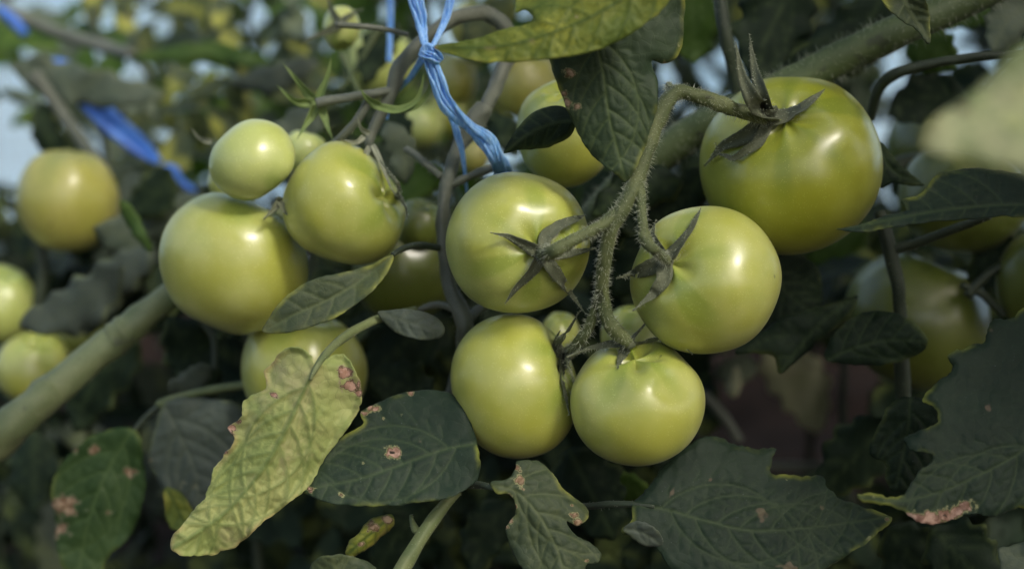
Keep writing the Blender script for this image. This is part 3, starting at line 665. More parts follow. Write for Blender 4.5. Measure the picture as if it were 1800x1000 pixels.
leaf('wrinkled grey-green leaf hanging behind the yellowed leaf', [(285, 715), (270, 760), (262, 810), (280, 850), (320, 880), (350, 900), (380, 880), (420, 820), (440, 760), (420, 710), (360, 700), (310, 700)],
     [(290, 710), (320, 770), (345, 830), (352, 895)], .09, 'leaf_dusty', g=4.5, nveins=5, fold=.1, seed=18, pucker=.003, jag=2, dmg=[(330, 858, 16, .45), (268, 808, 8, .5)])
leaf('rolled yellow tip of a leaf behind the yellowed leaf', [(288, 862), (300, 855), (330, 880), (340, 915), (325, 932), (300, 925), (290, 895)], [(295, 862), (310, 890), (325, 925)], .085, 'leaf_top', g=4, nveins=3, seed=19)
leaf('small rolled brown-edged leaf at the bottom, left of centre', [(608, 972), (612, 955), (630, 938), (650, 915), (675, 903), (692, 904), (688, 925), (668, 945), (640, 968), (620, 978)], [(690, 906), (660, 930), (612, 972)], -.01, 'leaf_top', g=3, nveins=4, seed=20, dome=8, dmg=[(655, 925, 14, .7), (680, 912, 8, .9), (632, 955, 7, .6)])
leaf('dusty green leaf tip cut by the bottom edge', [(545, 1000), (560, 982), (590, 974), (625, 978), (655, 994), (670, 1020), (600, 1050), (550, 1030)], [(600, 1040), (590, 1000), (585, 980)], -.03, 'leaf_mottle', g=4, nveins=4, seed=21, fold=.2)
leaf('small leaf crossing the thick diagonal stem at the top', [(1548, -10), (1560, 15), (1590, 38), (1612, 55), (1634, 78), (1636, 45), (1630, 10), (1615, -20), (1570, -30)], [(1575, -30), (1598, 20), (1634, 74)], -.02, 'leaf_mottle', g=3.5, nveins=4, seed=22, under=True, fold=-.3)
leaf('curled dark leaf edge right of the largest fruit', [(1540, 248), (1560, 262), (1580, 285), (1605, 310), (1626, 325), (1600, 328), (1570, 322), (1548, 330), (1542, 290)], [(1542, 252), (1570, 300), (1624, 324)], .03, 'leaf_clean', g=4, nveins=3, seed=23)
leaf('pale leaf corner at the lower right edge', [(1756, 966), (1780, 958), (1830, 952), (1840, 1030), (1770, 1020)], [(1830, 990), (1760, 968)], -.02, 'leaf_grey', g=5, nveins=3, seed=24)
leaf('small dusty leaf fold beside the large bottom leaf', [(1095, 928), (1120, 915), (1150, 925), (1165, 955), (1140, 960), (1110, 945)], [(1096, 928), (1130, 935), (1160, 955)], -.03, 'leaf_dusty', g=3.5, nveins=3, seed=25)

# --- softer leaves placed by base, tip, width
for a in [
 ('grey blurred leaf lying across the upper left corner', (20, 115), (295, 168), 82, .32, 'leaf_grey', .04),
 ('grey-green oval leaf left of the slanting stem', (215, 470), (32, 575), 105, .17, 'leaf_dusty', -.10),
 ('dark blurred leaf behind the grey oval leaf at left', (262, 440), (150, 590), 90, .20, 'leaf_dusty', .1),
 ('short bright green leaf left of the large round fruit', (212, 352), (268, 446), 30, .15, 'leaf_bright', .0),
 ('dusty leaf touching the right side of the yellowish far tomato', (250, 440), (165, 400), 80, .22, 'leaf_grey', .1),
 ('grey leaf behind the left cluster', (360, 350), (225, 420), 75, .24, 'leaf_grey', .0),
 ('grey upright leaf right of the heart-shaped fruit', (680, 215), (712, 325), 62, .10, 'leaf_grey', -.1),
 ('bright green leaf between heart-shaped fruit and grey stem', (775, 300), (690, 360), 85, .16, 'leaf_bright', .1),
 ('bright green blurred leaf strip at upper left', (480, 110), (225, 105), 46, .34, 'leaf_bright', .05),
 ('green blurred leaf above the small pale fruit', (400, 110), (620, 165), 60, .38, 'leaf_grey', .1),
 ('grey-blue blurred leaf left of the tiny unripe fruit', (560, 110), (400, 150), 60, .30, 'leaf_dusty', -.05),
 ('bright green leaf behind the hanging dark leaf at the top', (1215, -20), (1220, 112), 125, .12, 'leaf_bright', .0),
 ('dark green leaf between the thin upright stem and the diagonal stem', (1410, -30), (1330, 150), 150, .11, 'leaf_clean', .1),
 ('dark leaf folded over behind the top of the diagonal stem', (1560, -20), (1380, 120), 130, .10, 'leaf_clean', -.15),
 ('bright green leaf under the diagonal stem at upper right', (1600, 60), (1680, 120), 100, .12, 'leaf_bright', .0),
 ('bright green leaf along the upper right corner', (1800, 20), (1640, 50), 70, .16, 'leaf_bright', .1),
 ('grey leaf at the upper right edge', (1810, 0), (1745, 95), 90, .05, 'leaf_grey', .1),
 ('dark leaf below the bright one at upper right', (1700, 170), (1560, 200), 110, .14, 'leaf_clean', .1),
 ('blurred yellow-green leaf behind the dark petiole at right', (1720, 180), (1600, 330), 110, .30, 'leaf_mottle', .1),
 ('yellow-green leaf lit behind the lower edge of the largest fruit', (1520, 395), (1420, 460), 90, .22, 'leaf_bright', .0),
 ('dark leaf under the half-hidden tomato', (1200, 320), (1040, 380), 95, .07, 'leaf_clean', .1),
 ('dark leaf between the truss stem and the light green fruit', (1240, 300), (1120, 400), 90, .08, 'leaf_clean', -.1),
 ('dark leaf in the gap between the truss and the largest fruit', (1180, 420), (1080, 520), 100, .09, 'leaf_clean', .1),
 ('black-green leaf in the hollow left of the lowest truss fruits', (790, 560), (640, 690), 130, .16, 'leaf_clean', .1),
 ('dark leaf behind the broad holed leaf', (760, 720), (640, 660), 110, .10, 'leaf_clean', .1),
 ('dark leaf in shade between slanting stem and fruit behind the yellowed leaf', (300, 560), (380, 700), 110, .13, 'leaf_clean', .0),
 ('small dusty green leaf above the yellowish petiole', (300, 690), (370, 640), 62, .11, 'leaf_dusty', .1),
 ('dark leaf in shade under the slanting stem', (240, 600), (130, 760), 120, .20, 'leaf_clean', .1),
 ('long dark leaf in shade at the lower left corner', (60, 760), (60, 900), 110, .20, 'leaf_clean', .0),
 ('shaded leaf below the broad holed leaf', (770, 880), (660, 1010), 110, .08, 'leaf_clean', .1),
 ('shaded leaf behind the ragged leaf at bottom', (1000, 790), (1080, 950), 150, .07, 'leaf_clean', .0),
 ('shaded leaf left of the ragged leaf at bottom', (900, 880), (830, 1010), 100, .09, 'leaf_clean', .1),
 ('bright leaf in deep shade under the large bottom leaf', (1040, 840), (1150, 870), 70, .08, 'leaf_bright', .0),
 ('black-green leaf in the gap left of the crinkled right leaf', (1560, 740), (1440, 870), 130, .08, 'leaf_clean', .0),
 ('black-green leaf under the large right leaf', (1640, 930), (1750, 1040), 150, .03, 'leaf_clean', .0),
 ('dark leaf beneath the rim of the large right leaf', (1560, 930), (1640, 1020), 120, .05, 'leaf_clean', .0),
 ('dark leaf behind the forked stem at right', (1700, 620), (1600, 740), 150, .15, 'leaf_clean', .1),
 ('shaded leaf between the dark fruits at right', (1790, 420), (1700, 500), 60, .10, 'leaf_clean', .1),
 ('pale blurred leaf hanging over the bare soil', (1350, 610), (1440, 760), 120, .33, 'leaf_lit', -.1),
 ('small pale blurred leaf right of the lowest truss fruit', (1285, 640), (1290, 700), 36, .26, 'leaf_lit', .0),
 ('grey blurred leaf behind the lowest truss fruit', (1330, 640), (1255, 660), 60, .26, 'leaf_grey', .0),
 ('green leaf behind the small pale fruit and the twig', (560, 190), (480, 330), 90, .17, 'leaf_grey', .1),
 ('dark leaf behind the heart-shaped fruit', (720, 250), (640, 200), 80, .16, 'leaf_clean', .1),
 ('dark leaf behind the knot of the blue twine', (700, 40), (640, 150), 70, .20, 'leaf_clean', .1),
 ('dark leaf between the far yellowish fruit and the round left fruit', (300, 300), (220, 380), 90, .22, 'leaf_clean', -.1),
 ('dark leaf over the top of the far yellowish fruit', (70, 180), (120, 290), 60, .30, 'leaf_clean', .1),
 ('dark leaf in the gap between the left cluster and the fruit below', (560, 470), (620, 560), 90, .13, 'leaf_clean', .1),
 ('mottled leaf behind the arched stem', (900, 0), (820, 110), 90, .24, 'leaf_mottle', .1),
 ('dark leaf left of the half-hidden tomato', (910, 270), (850, 200), 60, .16, 'leaf_clean', .1),
 ]:
    sd_ = abs(hash(a[0][:1]))*0+int(a[1][0]*7+a[1][1]*3+a[3]) % 997
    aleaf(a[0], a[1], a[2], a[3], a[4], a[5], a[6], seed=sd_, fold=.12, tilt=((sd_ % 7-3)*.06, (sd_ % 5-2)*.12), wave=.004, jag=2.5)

# ------------------------------------------------------------------ stems
G_S = 'stems of the tomato vines'
stem('vine_stem', M['stem_main'], [[(-60, 812, .09, 78), (0, 765, .09, 70), (60, 715, .09, 66), (100, 680, .10, 61), (190, 608, .105, 56), (212, 588, .105, 60), (235, 570, .106, 54), (300, 520, .11, 48), (420, 440, .12, 46), (560, 330, .13, 40)]],
     'thick pale green stem slanting up from the lower left edge', 'stem', G_S, hair=2500, hl=.0016, seed=1, wob=.2, rib=.02)
stem('vine_stem', M['stem_shade'], [[(1790, -50, .05, 62), (1700, 0, .05, 60), (1600, 45, .05, 60), (1500, 92, .055, 60), (1400, 142, .06, 60), (1300, 190, .07, 58), (1220, 232, .08, 62), (1160, 275, .085, 60), (1080, 340, .09, 55), (1000, 440, .10, 50)]],
     'thick hairy stem running diagonally behind the largest fruit', 'stem', G_S, hair=5500, hl=.0058, seed=2, wob=.10)
stem('vine_stem', M['stem_grey'], [[(852, 185, .05, 34), (835, 215, .05, 46), (805, 262, .05, 34), (786, 320, .045, 28), (778, 380, .04, 30), (780, 440, .04, 26), (790, 500, .04, 30), (815, 565, .04, 40), (815, 620, .05, 30), (795, 680, .06, 22), (775, 760, .07, 18)],
     [(786, 330, .045, 16), (815, 315, .045, 18), (850, 300, .045, 17), (885, 288, .045, 15)], [(776, 312, .045, 16), (745, 285, .05, 16), (715, 262, .06, 14)],
     [(800, 545, .04, 15), (770, 535, .045, 14), (735, 545, .045, 12)], [(818, 570, .04, 18), (840, 545, .05, 18), (870, 530, .06, 14)]],
     'grey-green upright stem with knobbly nodes left of the star-calyx fruit', 'stem', G_S, hair=1500, hl=.0013, seed=3, wob=.35, flat=.8)
stem('vine_stem', M['stem_grey'], [[(848, 205, .05, 20), (856, 185, .053, 24), (868, 160, .06, 26), (880, 130, .065, 26), (897, 85, .07, 28), (885, 45, .07, 28), (850, 24, .07, 28), (805, 30, .06, 26), (765, 55, .055, 26), (725, 90, .05, 26), (700, 125, .05, 28), (688, 165, .05, 24), (655, 230, .05, 18), (650, 262, .05, 14), (670, 300, .06, 10)],
     [(690, 160, .05, 18), (655, 165, .045, 16), (610, 172, .045, 16), (556, 182, .045, 18)], [(718, 62, .045, 9), (665, 50, .045, 10), (590, 44, .04, 11)], [(655, 165, .05, 16), (625, 215, .05, 15), (590, 250, .055, 14), (540, 290, .06, 10)]],
     'arched grey stem looping over at the top behind the blue twine', 'stem', G_S, hair=1200, hl=.0012, seed=4, wob=.2)
stem('truss_stem', M['stem'], [[(1345, 213, on('t5', 1345, 213, .003), 20), (1318, 200, -.014, 26), (1290, 192, -.018, 25), (1262, 182, -.02, 30), (1235, 172, -.02, 25), (1195, 162, -.02, 27), (1172, 180, -.022, 29), (1155, 215, -.026, 29), (1138, 260, -.03, 29), (1120, 315, -.034, 30), (1098, 360, -.038, 29), (1075, 400, -.038, 27), (1064, 450, -.034, 26), (1059, 500, -.028, 24), (1064, 550, -.024, 25), (1080, 578, -.022, 28), (1105, 603, -.02, 20)],
     [(1085, 372, -.038, 22), (1055, 398, -.042, 22), (1022, 415, -.045, 21), (990, 432, -.046, 24), (972, 442, -.045, 26), (952, 447, on('t1', 952, 447, .004), 24)],
     [(1122, 310, -.034, 21), (1126, 350, -.038, 18), (1130, 395, -.043, 18), (1134, 420, -.045, 23), (1150, 440, -.046, 19), (1172, 458, on('t4', 1172, 458, .003), 19)],
     [(1062, 470, -.032, 17), (1050, 530, -.024, 16), (1035, 575, -.018, 20), (1015, 602, -.012, 18), (992, 622, on('t2', 992, 622, .002), 16)],
     [(1195, 162, -.02, 24), (1180, 158, -.015, 18), (1176, 150, -.008, 12)]],
     'hairy branching truss stem joining the central fruits', 'stem', G_S, hair=9000, hl=.0026, seed=6, wob=.22)
stem('vine_stem', M['stem_dark'], [[(1262, -20, .06, 24), (1275, 60, .06, 24), (1290, 120, .065, 24), (1300, 175, .07, 24), (1310, 240, .08, 22)]], 'thin dark upright stem above the largest fruit', 'stem', G_S, hair=1500, seed=7, hl=.0015)
stem('vine_stem', M['stem_dark'], [[(1800, 96, .04, 14), (1720, 100, .04, 15), (1640, 112, .045, 17), (1575, 130, .05, 20), (1545, 160, .06, 18), (1530, 210, .07, 16)]], 'dark curved petiole at upper right', 'stem', G_S, hair=800, seed=8, hl=.0012)
stem('vine_stem', M['stem_dark'], [[(1545, 370, .055, 18), (1562, 430, .055, 26), (1578, 500, .055, 24), (1582, 560, .06, 24), (1585, 640, .06, 26), (1590, 760, .07, 26)], [(1565, 440, .055, 20), (1610, 428, .05, 17), (1670, 405, .04, 16), (1740, 380, .03, 13)]],
     'forked dark stem at right below the flat hairy leaf', 'stem', G_S, hair=1200, seed=9, hl=.0013)
stem('vine_stem', M['stem_dark'], [[(1560, 300, .12, 40), (1640, 282, .13, 40), (1720, 270, .14, 36)]], 'shaded grey-green stem right of the largest fruit', 'stem', G_S, seed=10)
stem('vine_stem', M['stem_pale'], [[(430, 676, .10, 15), (380, 684, .10, 16), (330, 695, .10, 17), (290, 708, .10, 20), (275, 712, .10, 12)]], 'yellowish petiole reaching the drooping lower-left leaf', 'stem', G_S, seed=11)
stem('vine_stem', M['stem_pale'], [[(805, 862, .0, 16), (775, 895, -.005, 22), (740, 945, -.01, 24), (700, 1010, -.015, 28)], [(745, 935, -.008, 10), (730, 930, -.006, 14), (722, 905, .0, 5)]], 'ribbed green stalk at the bottom below the holed leaf', 'stem', G_S, hair=1000, seed=12, rib=.1, hl=.001)
stem('vine_stem', M['stem_grey'], [[(1235, 690, .25, 16), (1270, 730, .25, 18), (1300, 775, .25, 18)]], 'blurred grey stalk right of the lowest truss fruit', 'stem', G_S, seed=13)
stem('vine_stem', M['stem_grey'], [[(1340, 820, .35, 17), (1420, 820, .35, 18), (1510, 818, .35, 16)]], 'blurred horizontal grey stalk over the soil', 'stem', G_S, seed=14)
stem('vine_stem', M['stem_dark'], [[(350, 560, .12, 12), (375, 595, .12, 12), (378, 650, .12, 12)]], 'thin dark stalk under the large round fruit', 'stem', G_S, seed=15)
stem('vine_stem', M['stem_grey'], [[(60, 130, .30, 24), (110, 200, .3, 22), (160, 270, .29, 22), (185, 300, .28, 18)]], 'blurred grey stem above the yellowish far tomato', 'stem', G_S, seed=16)
stem('vine_stem', M['stem_grey'], [[(0, 10, .4, 20), (80, 50, .4, 24), (170, 80, .38, 24), (230, 95, .36, 20)]], 'blurred grey stem in the upper left corner', 'stem', G_S, seed=17)
stem('vine_stem', M['stem_pale'], [[(600, 95, .16, 10), (618, 135, .15, 8), (640, 180, .14, 8)]], 'thin blurred stalk under the tiny unripe fruit, slanting down to the right', 'stem', G_S, seed=18)
stem('vine_stem', M['stem_pale'], [[(670, 50, .2, 9), (655, 70, .2, 9), (620, 130, .2, 10), (595, 160, .2, 9)]], 'thin blurred stalk slanting down to the left towards the twig sepals', 'stem', G_S, seed=28)
stem('vine_stem', M['stem_dark'], [[(68, 420, .28, 24), (75, 480, .28, 22), (60, 560, .28, 20)]], 'blurred upright stem under the yellowish far tomato', 'stem', G_S, seed=19)
stem('vine_stem', M['stem_dark'], [[(1690, 500, .09, 12), (1730, 520, .09, 14), (1765, 555, .09, 12)], [(1700, 520, .09, 18), (1740, 480, .09, 16), (1790, 455, .09, 14)]], 'dark twisted stalks between the shaded right fruits', 'stem', G_S, seed=20)
# withered flower remains and bracts on the arched stem
def bract(label, pieces, d, mat='sepal', wpx=14, seed=0, name='sepal_cluster', cat='sepals'):
    root = empty(name, P(*pieces[0][0], d), label=label, cat=cat, group='empty sepal clusters near the twine'); rng = random.Random(seed)
    for pc in pieces:
        bag = TubeBag(); sepal_geo(bag, [P(x, y, d-.002*i) for i, (x, y) in enumerate(pc)], S(wpx, d), TW, rng, hair=False, cup=.4)
        mesh_obj('sepal', bag.v, bag.f, M[mat], root)
M['sepal_fresh'] = stem_mat('fresh_sepal_surface', (.10, .16, .035), (.16, .23, .06), .15, .4)
M['sepal_wither'] = stem_mat('withered_sepal_surface', (.16, .18, .12), (.24, .26, .18), .2, .4)
bract('curled green sepals in front of the left blue strand', [[(665, 188), (700, 195), (730, 180), (742, 150), (745, 115)], [(700, 194), (735, 186), (755, 160), (765, 105)], [(668, 188), (645, 172), (632, 155)]], .03, 'sepal_fresh', 18, 1)
bract('pointed green sepals at the end of the left twig', [[(556, 180), (530, 150), (497, 112)], [(552, 180), (520, 178), (486, 150)], [(558, 184), (540, 215), (522, 245)], [(562, 184), (572, 215), (585, 245)], [(560, 178), (575, 140), (582, 100)]], .05, 'sepal_fresh', 19, 2)
bract('withered grey sepals hanging right of the small pale fruit', [[(640, 240), (625, 250), (600, 245)], [(655, 255), (668, 285), (690, 335), (700, 345)], [(650, 258), (640, 280), (655, 300)], [(650, 235), (635, 225), (628, 205)]], .035, 'sepal_wither', 12, 3)
bract('pale curved sepal tip left of the small pale fruit', [[(372, 250), (350, 242), (335, 224)]], .07, 'sepal_wither', 12, 4)
bract('dark sepals between the two large fruits of the left cluster', [[(490, 355), (480, 368), (464, 386)], [(492, 355), (500, 372), (512, 382)]], .03, 'sepal', 14, 5)

# ------------------------------------------------------------------ blue twine
def ribbon(strands, bag, seed=0, flat=.4, smooth=False):
    for q, st in enumerate(strands):
        pr = [(P(a, b, c), S(d, c)/2) for a, b, c, d in cr(st, 10)]
        if smooth: bag.tube(pr, 16, flat=flat, wob=.08, seed=seed+q*3); continue
        for f_ in range(7):
            o_ = (f_/6-.5)*1.35; out = []
            for i, (p, rr) in enumerate(pr):
                tg = (pr[min(i+1, len(pr)-1)][0]-pr[max(i-1, 0)][0]).normalized(); sv = tg.cross(TW).normalized()
                ph = o_*math.cos(i*.05+q)+.25*noise.noise(Vector((i*.11, f_*3.3, seed+q)))
                out.append((p+sv*(rr*ph)+TW*(rr*(.28*math.sin(f_*2.1+i*.07)+.2*noise.noise(Vector((i*.13, f_*5.1, seed+q+9))))), rr*(.30+.10*math.sin(f_*4.+i*.1))))
            bag.tube(out, 9, flat=.45, wob=.5, seed=seed+f_+q*3, twist=.05)
def twine(label, strands, mat='twine', seed=0, flat=.4, name='twine', group='blue twine tying up the plants', cat='twine'):
    root = empty(name, P(*strands[0][0][0][:3]), label=label, cat=cat, group=group)
    for q, ss in enumerate(strands):
        bag = TubeBag(); ribbon(ss, bag, seed+q*11, flat, mat == 'strap'); mesh_obj('strand', bag.v, bag.f, M[mat], root)
twine('bright blue plastic twine knotted over the arched stem', [
    [[(725, -20, .03, 30), (735, 20, .03, 34), (742, 50, .03, 26), (748, 85, .025, 20), (752, 100, .025, 24)], [(738, -20, .032, 18), (746, 30, .032, 16), (750, 90, .028, 14)]],
    [[(795, -20, .03, 16), (786, 25, .03, 18), (772, 60, .028, 16), (755, 92, .025, 20)]],
    [[(745, 88, .02, 34), (762, 98, .018, 36), (775, 108, .02, 20)], [(742, 100, .02, 26), (752, 82, .018, 28), (768, 92, .02, 22)]],
    [[(755, 100, .022, 30), (768, 140, .022, 34), (785, 185, .024, 36), (815, 220, .028, 34), (845, 245, .03, 34), (872, 278, .034, 40), (885, 305, .055, 40), (890, 350, .08, 34)], [(766, 110, .02, 18), (790, 170, .021, 20), (825, 218, .024, 20), (862, 246, .028, 20), (880, 290, .036, 18), (886, 330, .07, 18)]],
    [[(742, 105, .03, 16), (722, 135, .045, 14), (700, 160, .06, 12), (685, 185, .065, 14), (680, 210, .065, 12)]],
    [[(790, 195, .03, 14), (803, 235, .035, 14), (815, 280, .04, 12), (820, 330, .05, 14), (822, 375, .06, 14)]]], seed=1)
twine('blurred single blue strand left of the knotted twine', [[[(685, -20, .12, 15), (686, 50, .12, 15), (685, 110, .12, 16)]]], seed=4)
twine('wide blurred deep blue plastic strap at upper left', [[[(110, 110, .36, 40), (145, 165, .34, 62), (175, 195, .33, 70), (215, 232, .33, 72), (250, 262, .33, 60), (280, 286, .33, 24)]]], 'strap', 5, .35, 'plastic_strap', 'pieces of deep blue strap', 'strap')
twine('small blurred blue strap end below the wide blue strap', [[[(290, 292, .33, 18), (305, 300, .33, 32), (318, 318, .33, 20), (335, 332, .33, 24), (345, 338, .33, 8)]]], 'strap', 6, .6, 'plastic_strap', 'pieces of deep blue strap', 'strap')
twine('blurred blue scrap in the upper left corner', [[[(0, 15, .4, 26), (25, 38, .4, 38), (45, 62, .4, 26)]]], 'strap', 7, .6, 'plastic_strap', 'pieces of deep blue strap', 'strap')
twine('small blue scrap in the dark gap left of the lowest truss fruits', [[[(645, 650, .2, 8), (665, 655, .2, 14), (685, 658, .2, 8)]]], 'strap', 8, .6, 'plastic_strap', 'pieces of deep blue strap', 'strap')

# ------------------------------------------------------------------ plants further back, and unseen growth added for shade
def leaf_geo(V, F, base, tip, nrm, width, rng, fold=.3, nl=7):
    base, tip = Vector(base), Vector(tip); ax = tip-base; ln = ax.length; u = ax/ln
    nrm = (nrm-u*nrm.dot(u)).normalized(); s = u.cross(nrm); b0 = len(V)
    ks = 9; dr = rng.uniform(.05, .25)*ln; cv = rng.uniform(-.15, .15)*ln
    for i in range(ks):
        t = i/(ks-1); c = base+ax*t-nrm*(dr*t*t)+s*(cv*math.sin(math.pi*t))
        wd = width/2*(max(t, .001)**.55*(1-t)**.62*2.0)*(1+(.16 if i % 2 else -.12))+1e-4
        for q in (-1, -.5, 0, .5, 1):
            V.append(c+s*(q*wd)+nrm*(fold*abs(q)*wd*.6+rng.uniform(-.04, .04)*wd))
    for i in range(ks-1):
        for q in range(4): a = b0+i*5+q; F.append((a, a+1, a+6, a+5))
def bg_plant(label, box, drange, n, mats, seed, size=(.035, .06), stems=3, group='tomato plants further back', mask=None):
    rng = random.Random(seed); x0, y0, x1, y1 = box; dm = sum(drange)/2
    root = empty('tomato_plant', Vector((P((x0+x1)/2, y1, dm).x, P((x0+x1)/2, y1, dm).y, 0.0)), label=label, cat='plant', group=group)
    bag = TubeBag(); spine = []
    for s in range(stems):
        x = rng.uniform(x0, x1); pts = []; bx = P(x, y1, dm)
        dd = rng.uniform(*drange)
        pr = [(x+rng.uniform(-60, 60), y1+(y0-y1)*t, dd+rng.uniform(-.02, .02), 20/(1+dd)) for t in np.linspace(0, 1, 5)]
        path_ = path(pr, 5); g0 = path_[0][0]; lowpt = Vector((g0.x, g0.y+.02, .0)); bag.tube([(lowpt, path_[0][1])]+path_, 8, wob=.2)
        spine.append(pr)
    mesh_obj('stem', bag.v, bag.f, M['stem_dark'], root)
    sets = [([], []) for _ in mats]
    for i in range(n):
        for _ in range(30):
            x, y = rng.uniform(x0, x1), rng.uniform(y0, y1)
            if not mask or mask(x, y): break
        d = rng.uniform(*drange); c = P(x, y, d); a = rng.uniform(0, 6.283)
        # compound leaf: a terminal leaflet and pairs along a short rachis
        dr = (RT*math.cos(a)+UP*(-.35+.6*math.sin(a))+TW*rng.uniform(-.5, .5)).normalized()
        nr = (UP*rng.uniform(.2, 1)+TW*rng.uniform(.1, 1)+RT*rng.uniform(-.5, .5)).normalized(); sd2 = dr.cross(nr).normalized()
        L0 = rng.uniform(*size); mi = rng.randrange(len(mats)); V, F = sets[mi]
        leaf_geo(V, F, c, c+dr*L0, nr, L0*.55, rng)
        for j in (1, 2):
            for sg in (1, -1):
                bb = c-dr*L0*.45*j; leaf_geo(V, F, bb, bb+(sd2*sg+dr*.5-nr*.2).normalized()*L0*.75/j**.3, nr, L0*.4, rng)
    for (V, F), mt in zip(sets, mats):
        if V: mesh_obj('foliage', V, F, M[mt], root)
def shade_canopy(label, xr, yr, zr, n, mats, seed, size=(.09, .13), keep=None, sx=None):
    rng = random.Random(seed); root = empty('tomato_plant', ((xr[0]+xr[1])/2, (yr[0]+yr[1])/2, 0), label=label, cat='plant', group='tomato plants further back')
    bag = TubeBag()
    for i in range(6):
        x = sx if sx else xr[0]+(xr[1]-xr[0])*(i+.5)/6; y = (yr[0]+yr[1])/2
        bag.tube([(Vector((x+.05*math.sin(k*1.3+i)+(.05*i if sx else 0), y+.04*math.cos(k+i)+(.1*(i-3) if sx else 0), zr[1]*k/8)), .008) for k in range(9)], 8)
        if sx: bag.tube([(Vector((x+.05*i-(x-xr[0])*k/8, y+.1*(i-3)+.03*math.sin(k), zr[1]-.25+.06*math.sin(k*1.7+i))), .006) for k in range(8)], 8)
    mesh_obj('stem', bag.v, bag.f, M['stem_dark'], root); sets = [([], []) for _ in mats]
    for i in range(n):
        c = Vector((rng.uniform(*xr), rng.uniform(*yr), rng.uniform(*zr)))
        if keep and not keep(c): continue
        dr = Vector((rng.uniform(-1, 1), rng.uniform(-1, 1), rng.uniform(-.7, .3))).normalized(); nr = Vector((rng.uniform(-.5, .5), rng.uniform(-.5, .5), 1))
        nr = (nr-dr*nr.dot(dr)).normalized(); sd2 = dr.cross(nr).normalized(); L0 = rng.uniform(*size); V, F = sets[rng.randrange(len(mats))]
        leaf_geo(V, F, c, c+dr*L0, nr, L0*.6, rng)
        for j in (1, 2):
            for sg in (1, -1):
                bb = c-dr*L0*.45*j; leaf_geo(V, F, bb, bb+(sd2*sg+dr*.5-nr*.2).normalized()*L0*.8/j**.3, nr, L0*.45, rng)
    for (V, F), mt in zip(sets, mats):
        if V: mesh_obj('foliage', V, F, M[mt], root)
def proj(c):
    v = Vector(c)-CP; z = -v.dot(TW)
    return (1e9, 1e9) if z < .02 else (900+v.dot(RT)/(K*z), 500-v.dot(UP)/(K*z))
def outside(c, m):
    x, y = proj(c); return x < -m or x > 1800+m or y < -m or y > 1000+m
def arching(label, targets, n, trange, seed, foot, mats=('leaf_clean', 'leaf'), size=(.05, .075), group='tomato plants further back'):
    # unseen growth added outside the frame, between the target regions and the sun
    rng = random.Random(seed); root = empty('tomato_plant', foot, label=label, cat='plant', group=group); sets = [([], []) for _ in mats]; cs = []
    for i in range(n*6):
        x0, y0, x1, y1 = targets[rng.randrange(len(targets))]
        c = P(rng.uniform(x0, x1), rng.uniform(y0, y1), rng.uniform(-.02, .1))+sdir*rng.uniform(*trange)
        if not outside(c, 260): continue
        cs.append(c); V, F = sets[rng.randrange(len(mats))]
        dr = Vector((rng.uniform(-1, 1), rng.uniform(-1, 1), rng.uniform(-.6, .3))).normalized(); nr = sdir+Vector((rng.uniform(-.5, .5), rng.uniform(-.5, .5), rng.uniform(-.3, .3)))
        L0 = rng.uniform(*size); nr = (nr-dr*nr.dot(dr)).normalized(); leaf_geo(V, F, c, c+dr*L0, nr, L0*.6, rng); sd2 = dr.cross(nr)
        for sg in (1, -1):
            bb = c-dr*L0*.4
            leaf_geo(V, F, bb, bb+(sd2*sg+dr*.5).normalized()*L0*.75, nr, L0*.42, rng)
        if len(cs) >= n: break
    bag = TubeBag(); f = Vector(foot); m_ = sum(cs, Vector())/len(cs)
    for q in range(4):
        e = cs[q*7 % len(cs)]; bag.tube([(f, .009), (f.lerp(e, .4)+Vector((.15, 0, .25)), .008), (f.lerp(e, .8)+Vector((.08, 0, .15)), .006), (e, .003)], 8)
    mesh_obj('stem', bag.v, bag.f, M['stem_dark'], root)
    for (V, F), mt in zip(sets, mats):
        if V: mesh_obj('foliage', V, F, M[mt], root)
arching('unseen plant added at the right, arching over to cast shade', [(1480, 330, 2000, 1050), (1480, 330, 2000, 1050), (1350, 720, 1900, 1100), (-100, 640, 220, 1100)], 210, (.28, .75), 61, (1.1, -.6, 0))
for nm_, xr_, yr_, n_ in (('unseen leafy growth added overhead to break up the light', (-.45, 1.3), (-.9, .15), 110),):  # out-of-view leaves added to dapple the sun and limit the sky opening
    sunline = lambda c: (Vector((c.x, c.y, c.z))-(Vector((.0, 0, .48))+sdir*((c.z-.48)/sdir.z))).length
    shade_canopy(nm_, xr_, yr_, (1.05, 1.6), n_, ['leaf_clean', 'leaf'], 52, sx=1.2, keep=lambda c: sunline(c) > .11 and c.x > -.45+.3*abs(c.y))
shade_canopy('unseen row of plants added behind the camera to block low light', (-2.6, 2.6), (-2.4, -1.7), (.0, 1.3), 330, ['leaf_clean', 'leaf'], 50)  # added behind the camera to block low-angle light
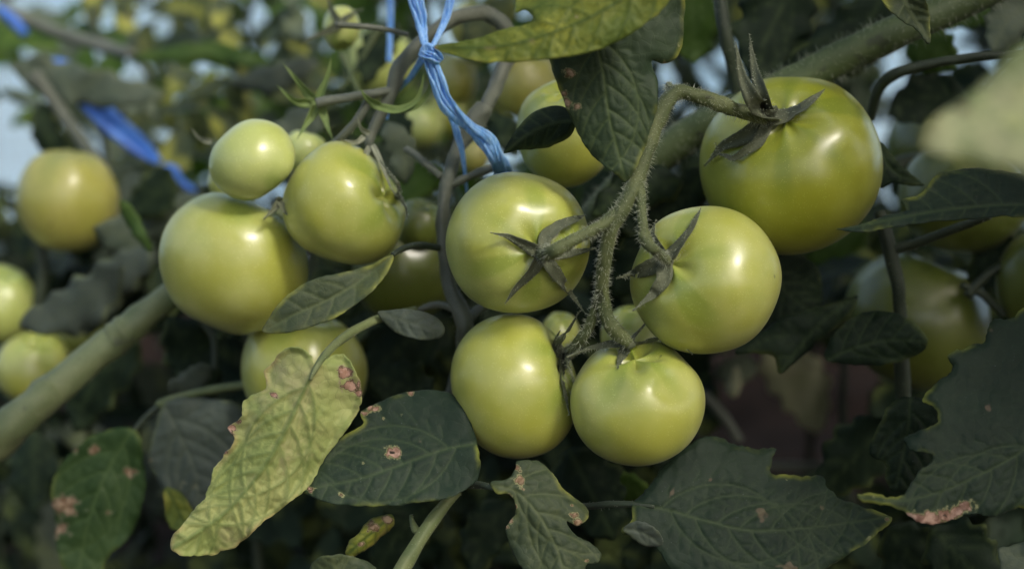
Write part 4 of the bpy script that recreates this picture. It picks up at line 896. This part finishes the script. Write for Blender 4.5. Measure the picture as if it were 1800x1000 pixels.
shade_canopy('unseen upper growth added above the frame to darken the background', (-.12, 1.5), (.12, .9), (.80, 1.6), 220, ['leaf_clean', 'leaf'], 51, sx=1.3)  # added above the frame to keep light off the background
shade_canopy('unseen dense growth added above the right hand fruit to shade it', (.12, .75), (-.02, .5), (.71, 1.0), 90, ['leaf_clean', 'leaf'], 53, (.06, .09), sx=1.0, keep=lambda c: outside(c, 250))  # out-of-view layer added to shade the fruit below
skyw = lambda x, y: not (x < 60 and 130 < y < 300) and not (380 < x < 500 and y < 90) and not (120 < x < 210 and 70 < y < 130) and not (60 < x < 110 and y < 50)
bg_plant('blurred plant behind the upper left corner', (-150, -60, 330, 330), (.45, 1.0), 46, ['leaf_grey', 'leaf_mottle', 'leaf_bright'], 1, mask=skyw)
bg_plant('blurred plant behind the small pale fruit and twig', (330, -60, 700, 330), (.35, 1.0), 64, ['leaf_grey', 'leaf_bright', 'leaf_mottle'], 2, mask=skyw)
bg_plant('blurred plant behind the twine and arched stem', (640, -60, 1050, 420), (.42, .9), 75, ['leaf_mottle', 'leaf_grey', 'leaf_bright'], 3)
bg_plant('blurred plant behind the diagonal stem', (1050, -60, 1480, 460), (.4, .9), 70, ['leaf_clean', 'leaf_mottle', 'leaf_dusty'], 4)
bg_plant('blurred plant behind the upper right corner', (1480, -60, 1950, 460), (.4, .9), 70, ['leaf_clean', 'leaf_mottle', 'leaf_grey'], 5)
bg_plant('dark plant behind the lower left corner', (-150, 330, 420, 1080), (.30, .7), 170, ['leaf_clean', 'leaf_dusty'], 6)
bg_plant('dark plant behind the lower centre', (400, 420, 1020, 1080), (.2, .6), 210, ['leaf_clean'], 7)
nosoil = lambda x, y: not (1180 < x < 1620 and 540 < y < 900)
bg_plant('dark plant behind the lower right fruits', (1020, 440, 1460, 1080), (.2, .6), 150, ['leaf_clean'], 8, mask=nosoil)
bg_plant('dark plant behind the lower right corner', (1460, 440, 1950, 1080), (.2, .6), 170, ['leaf_clean'], 9, mask=nosoil)
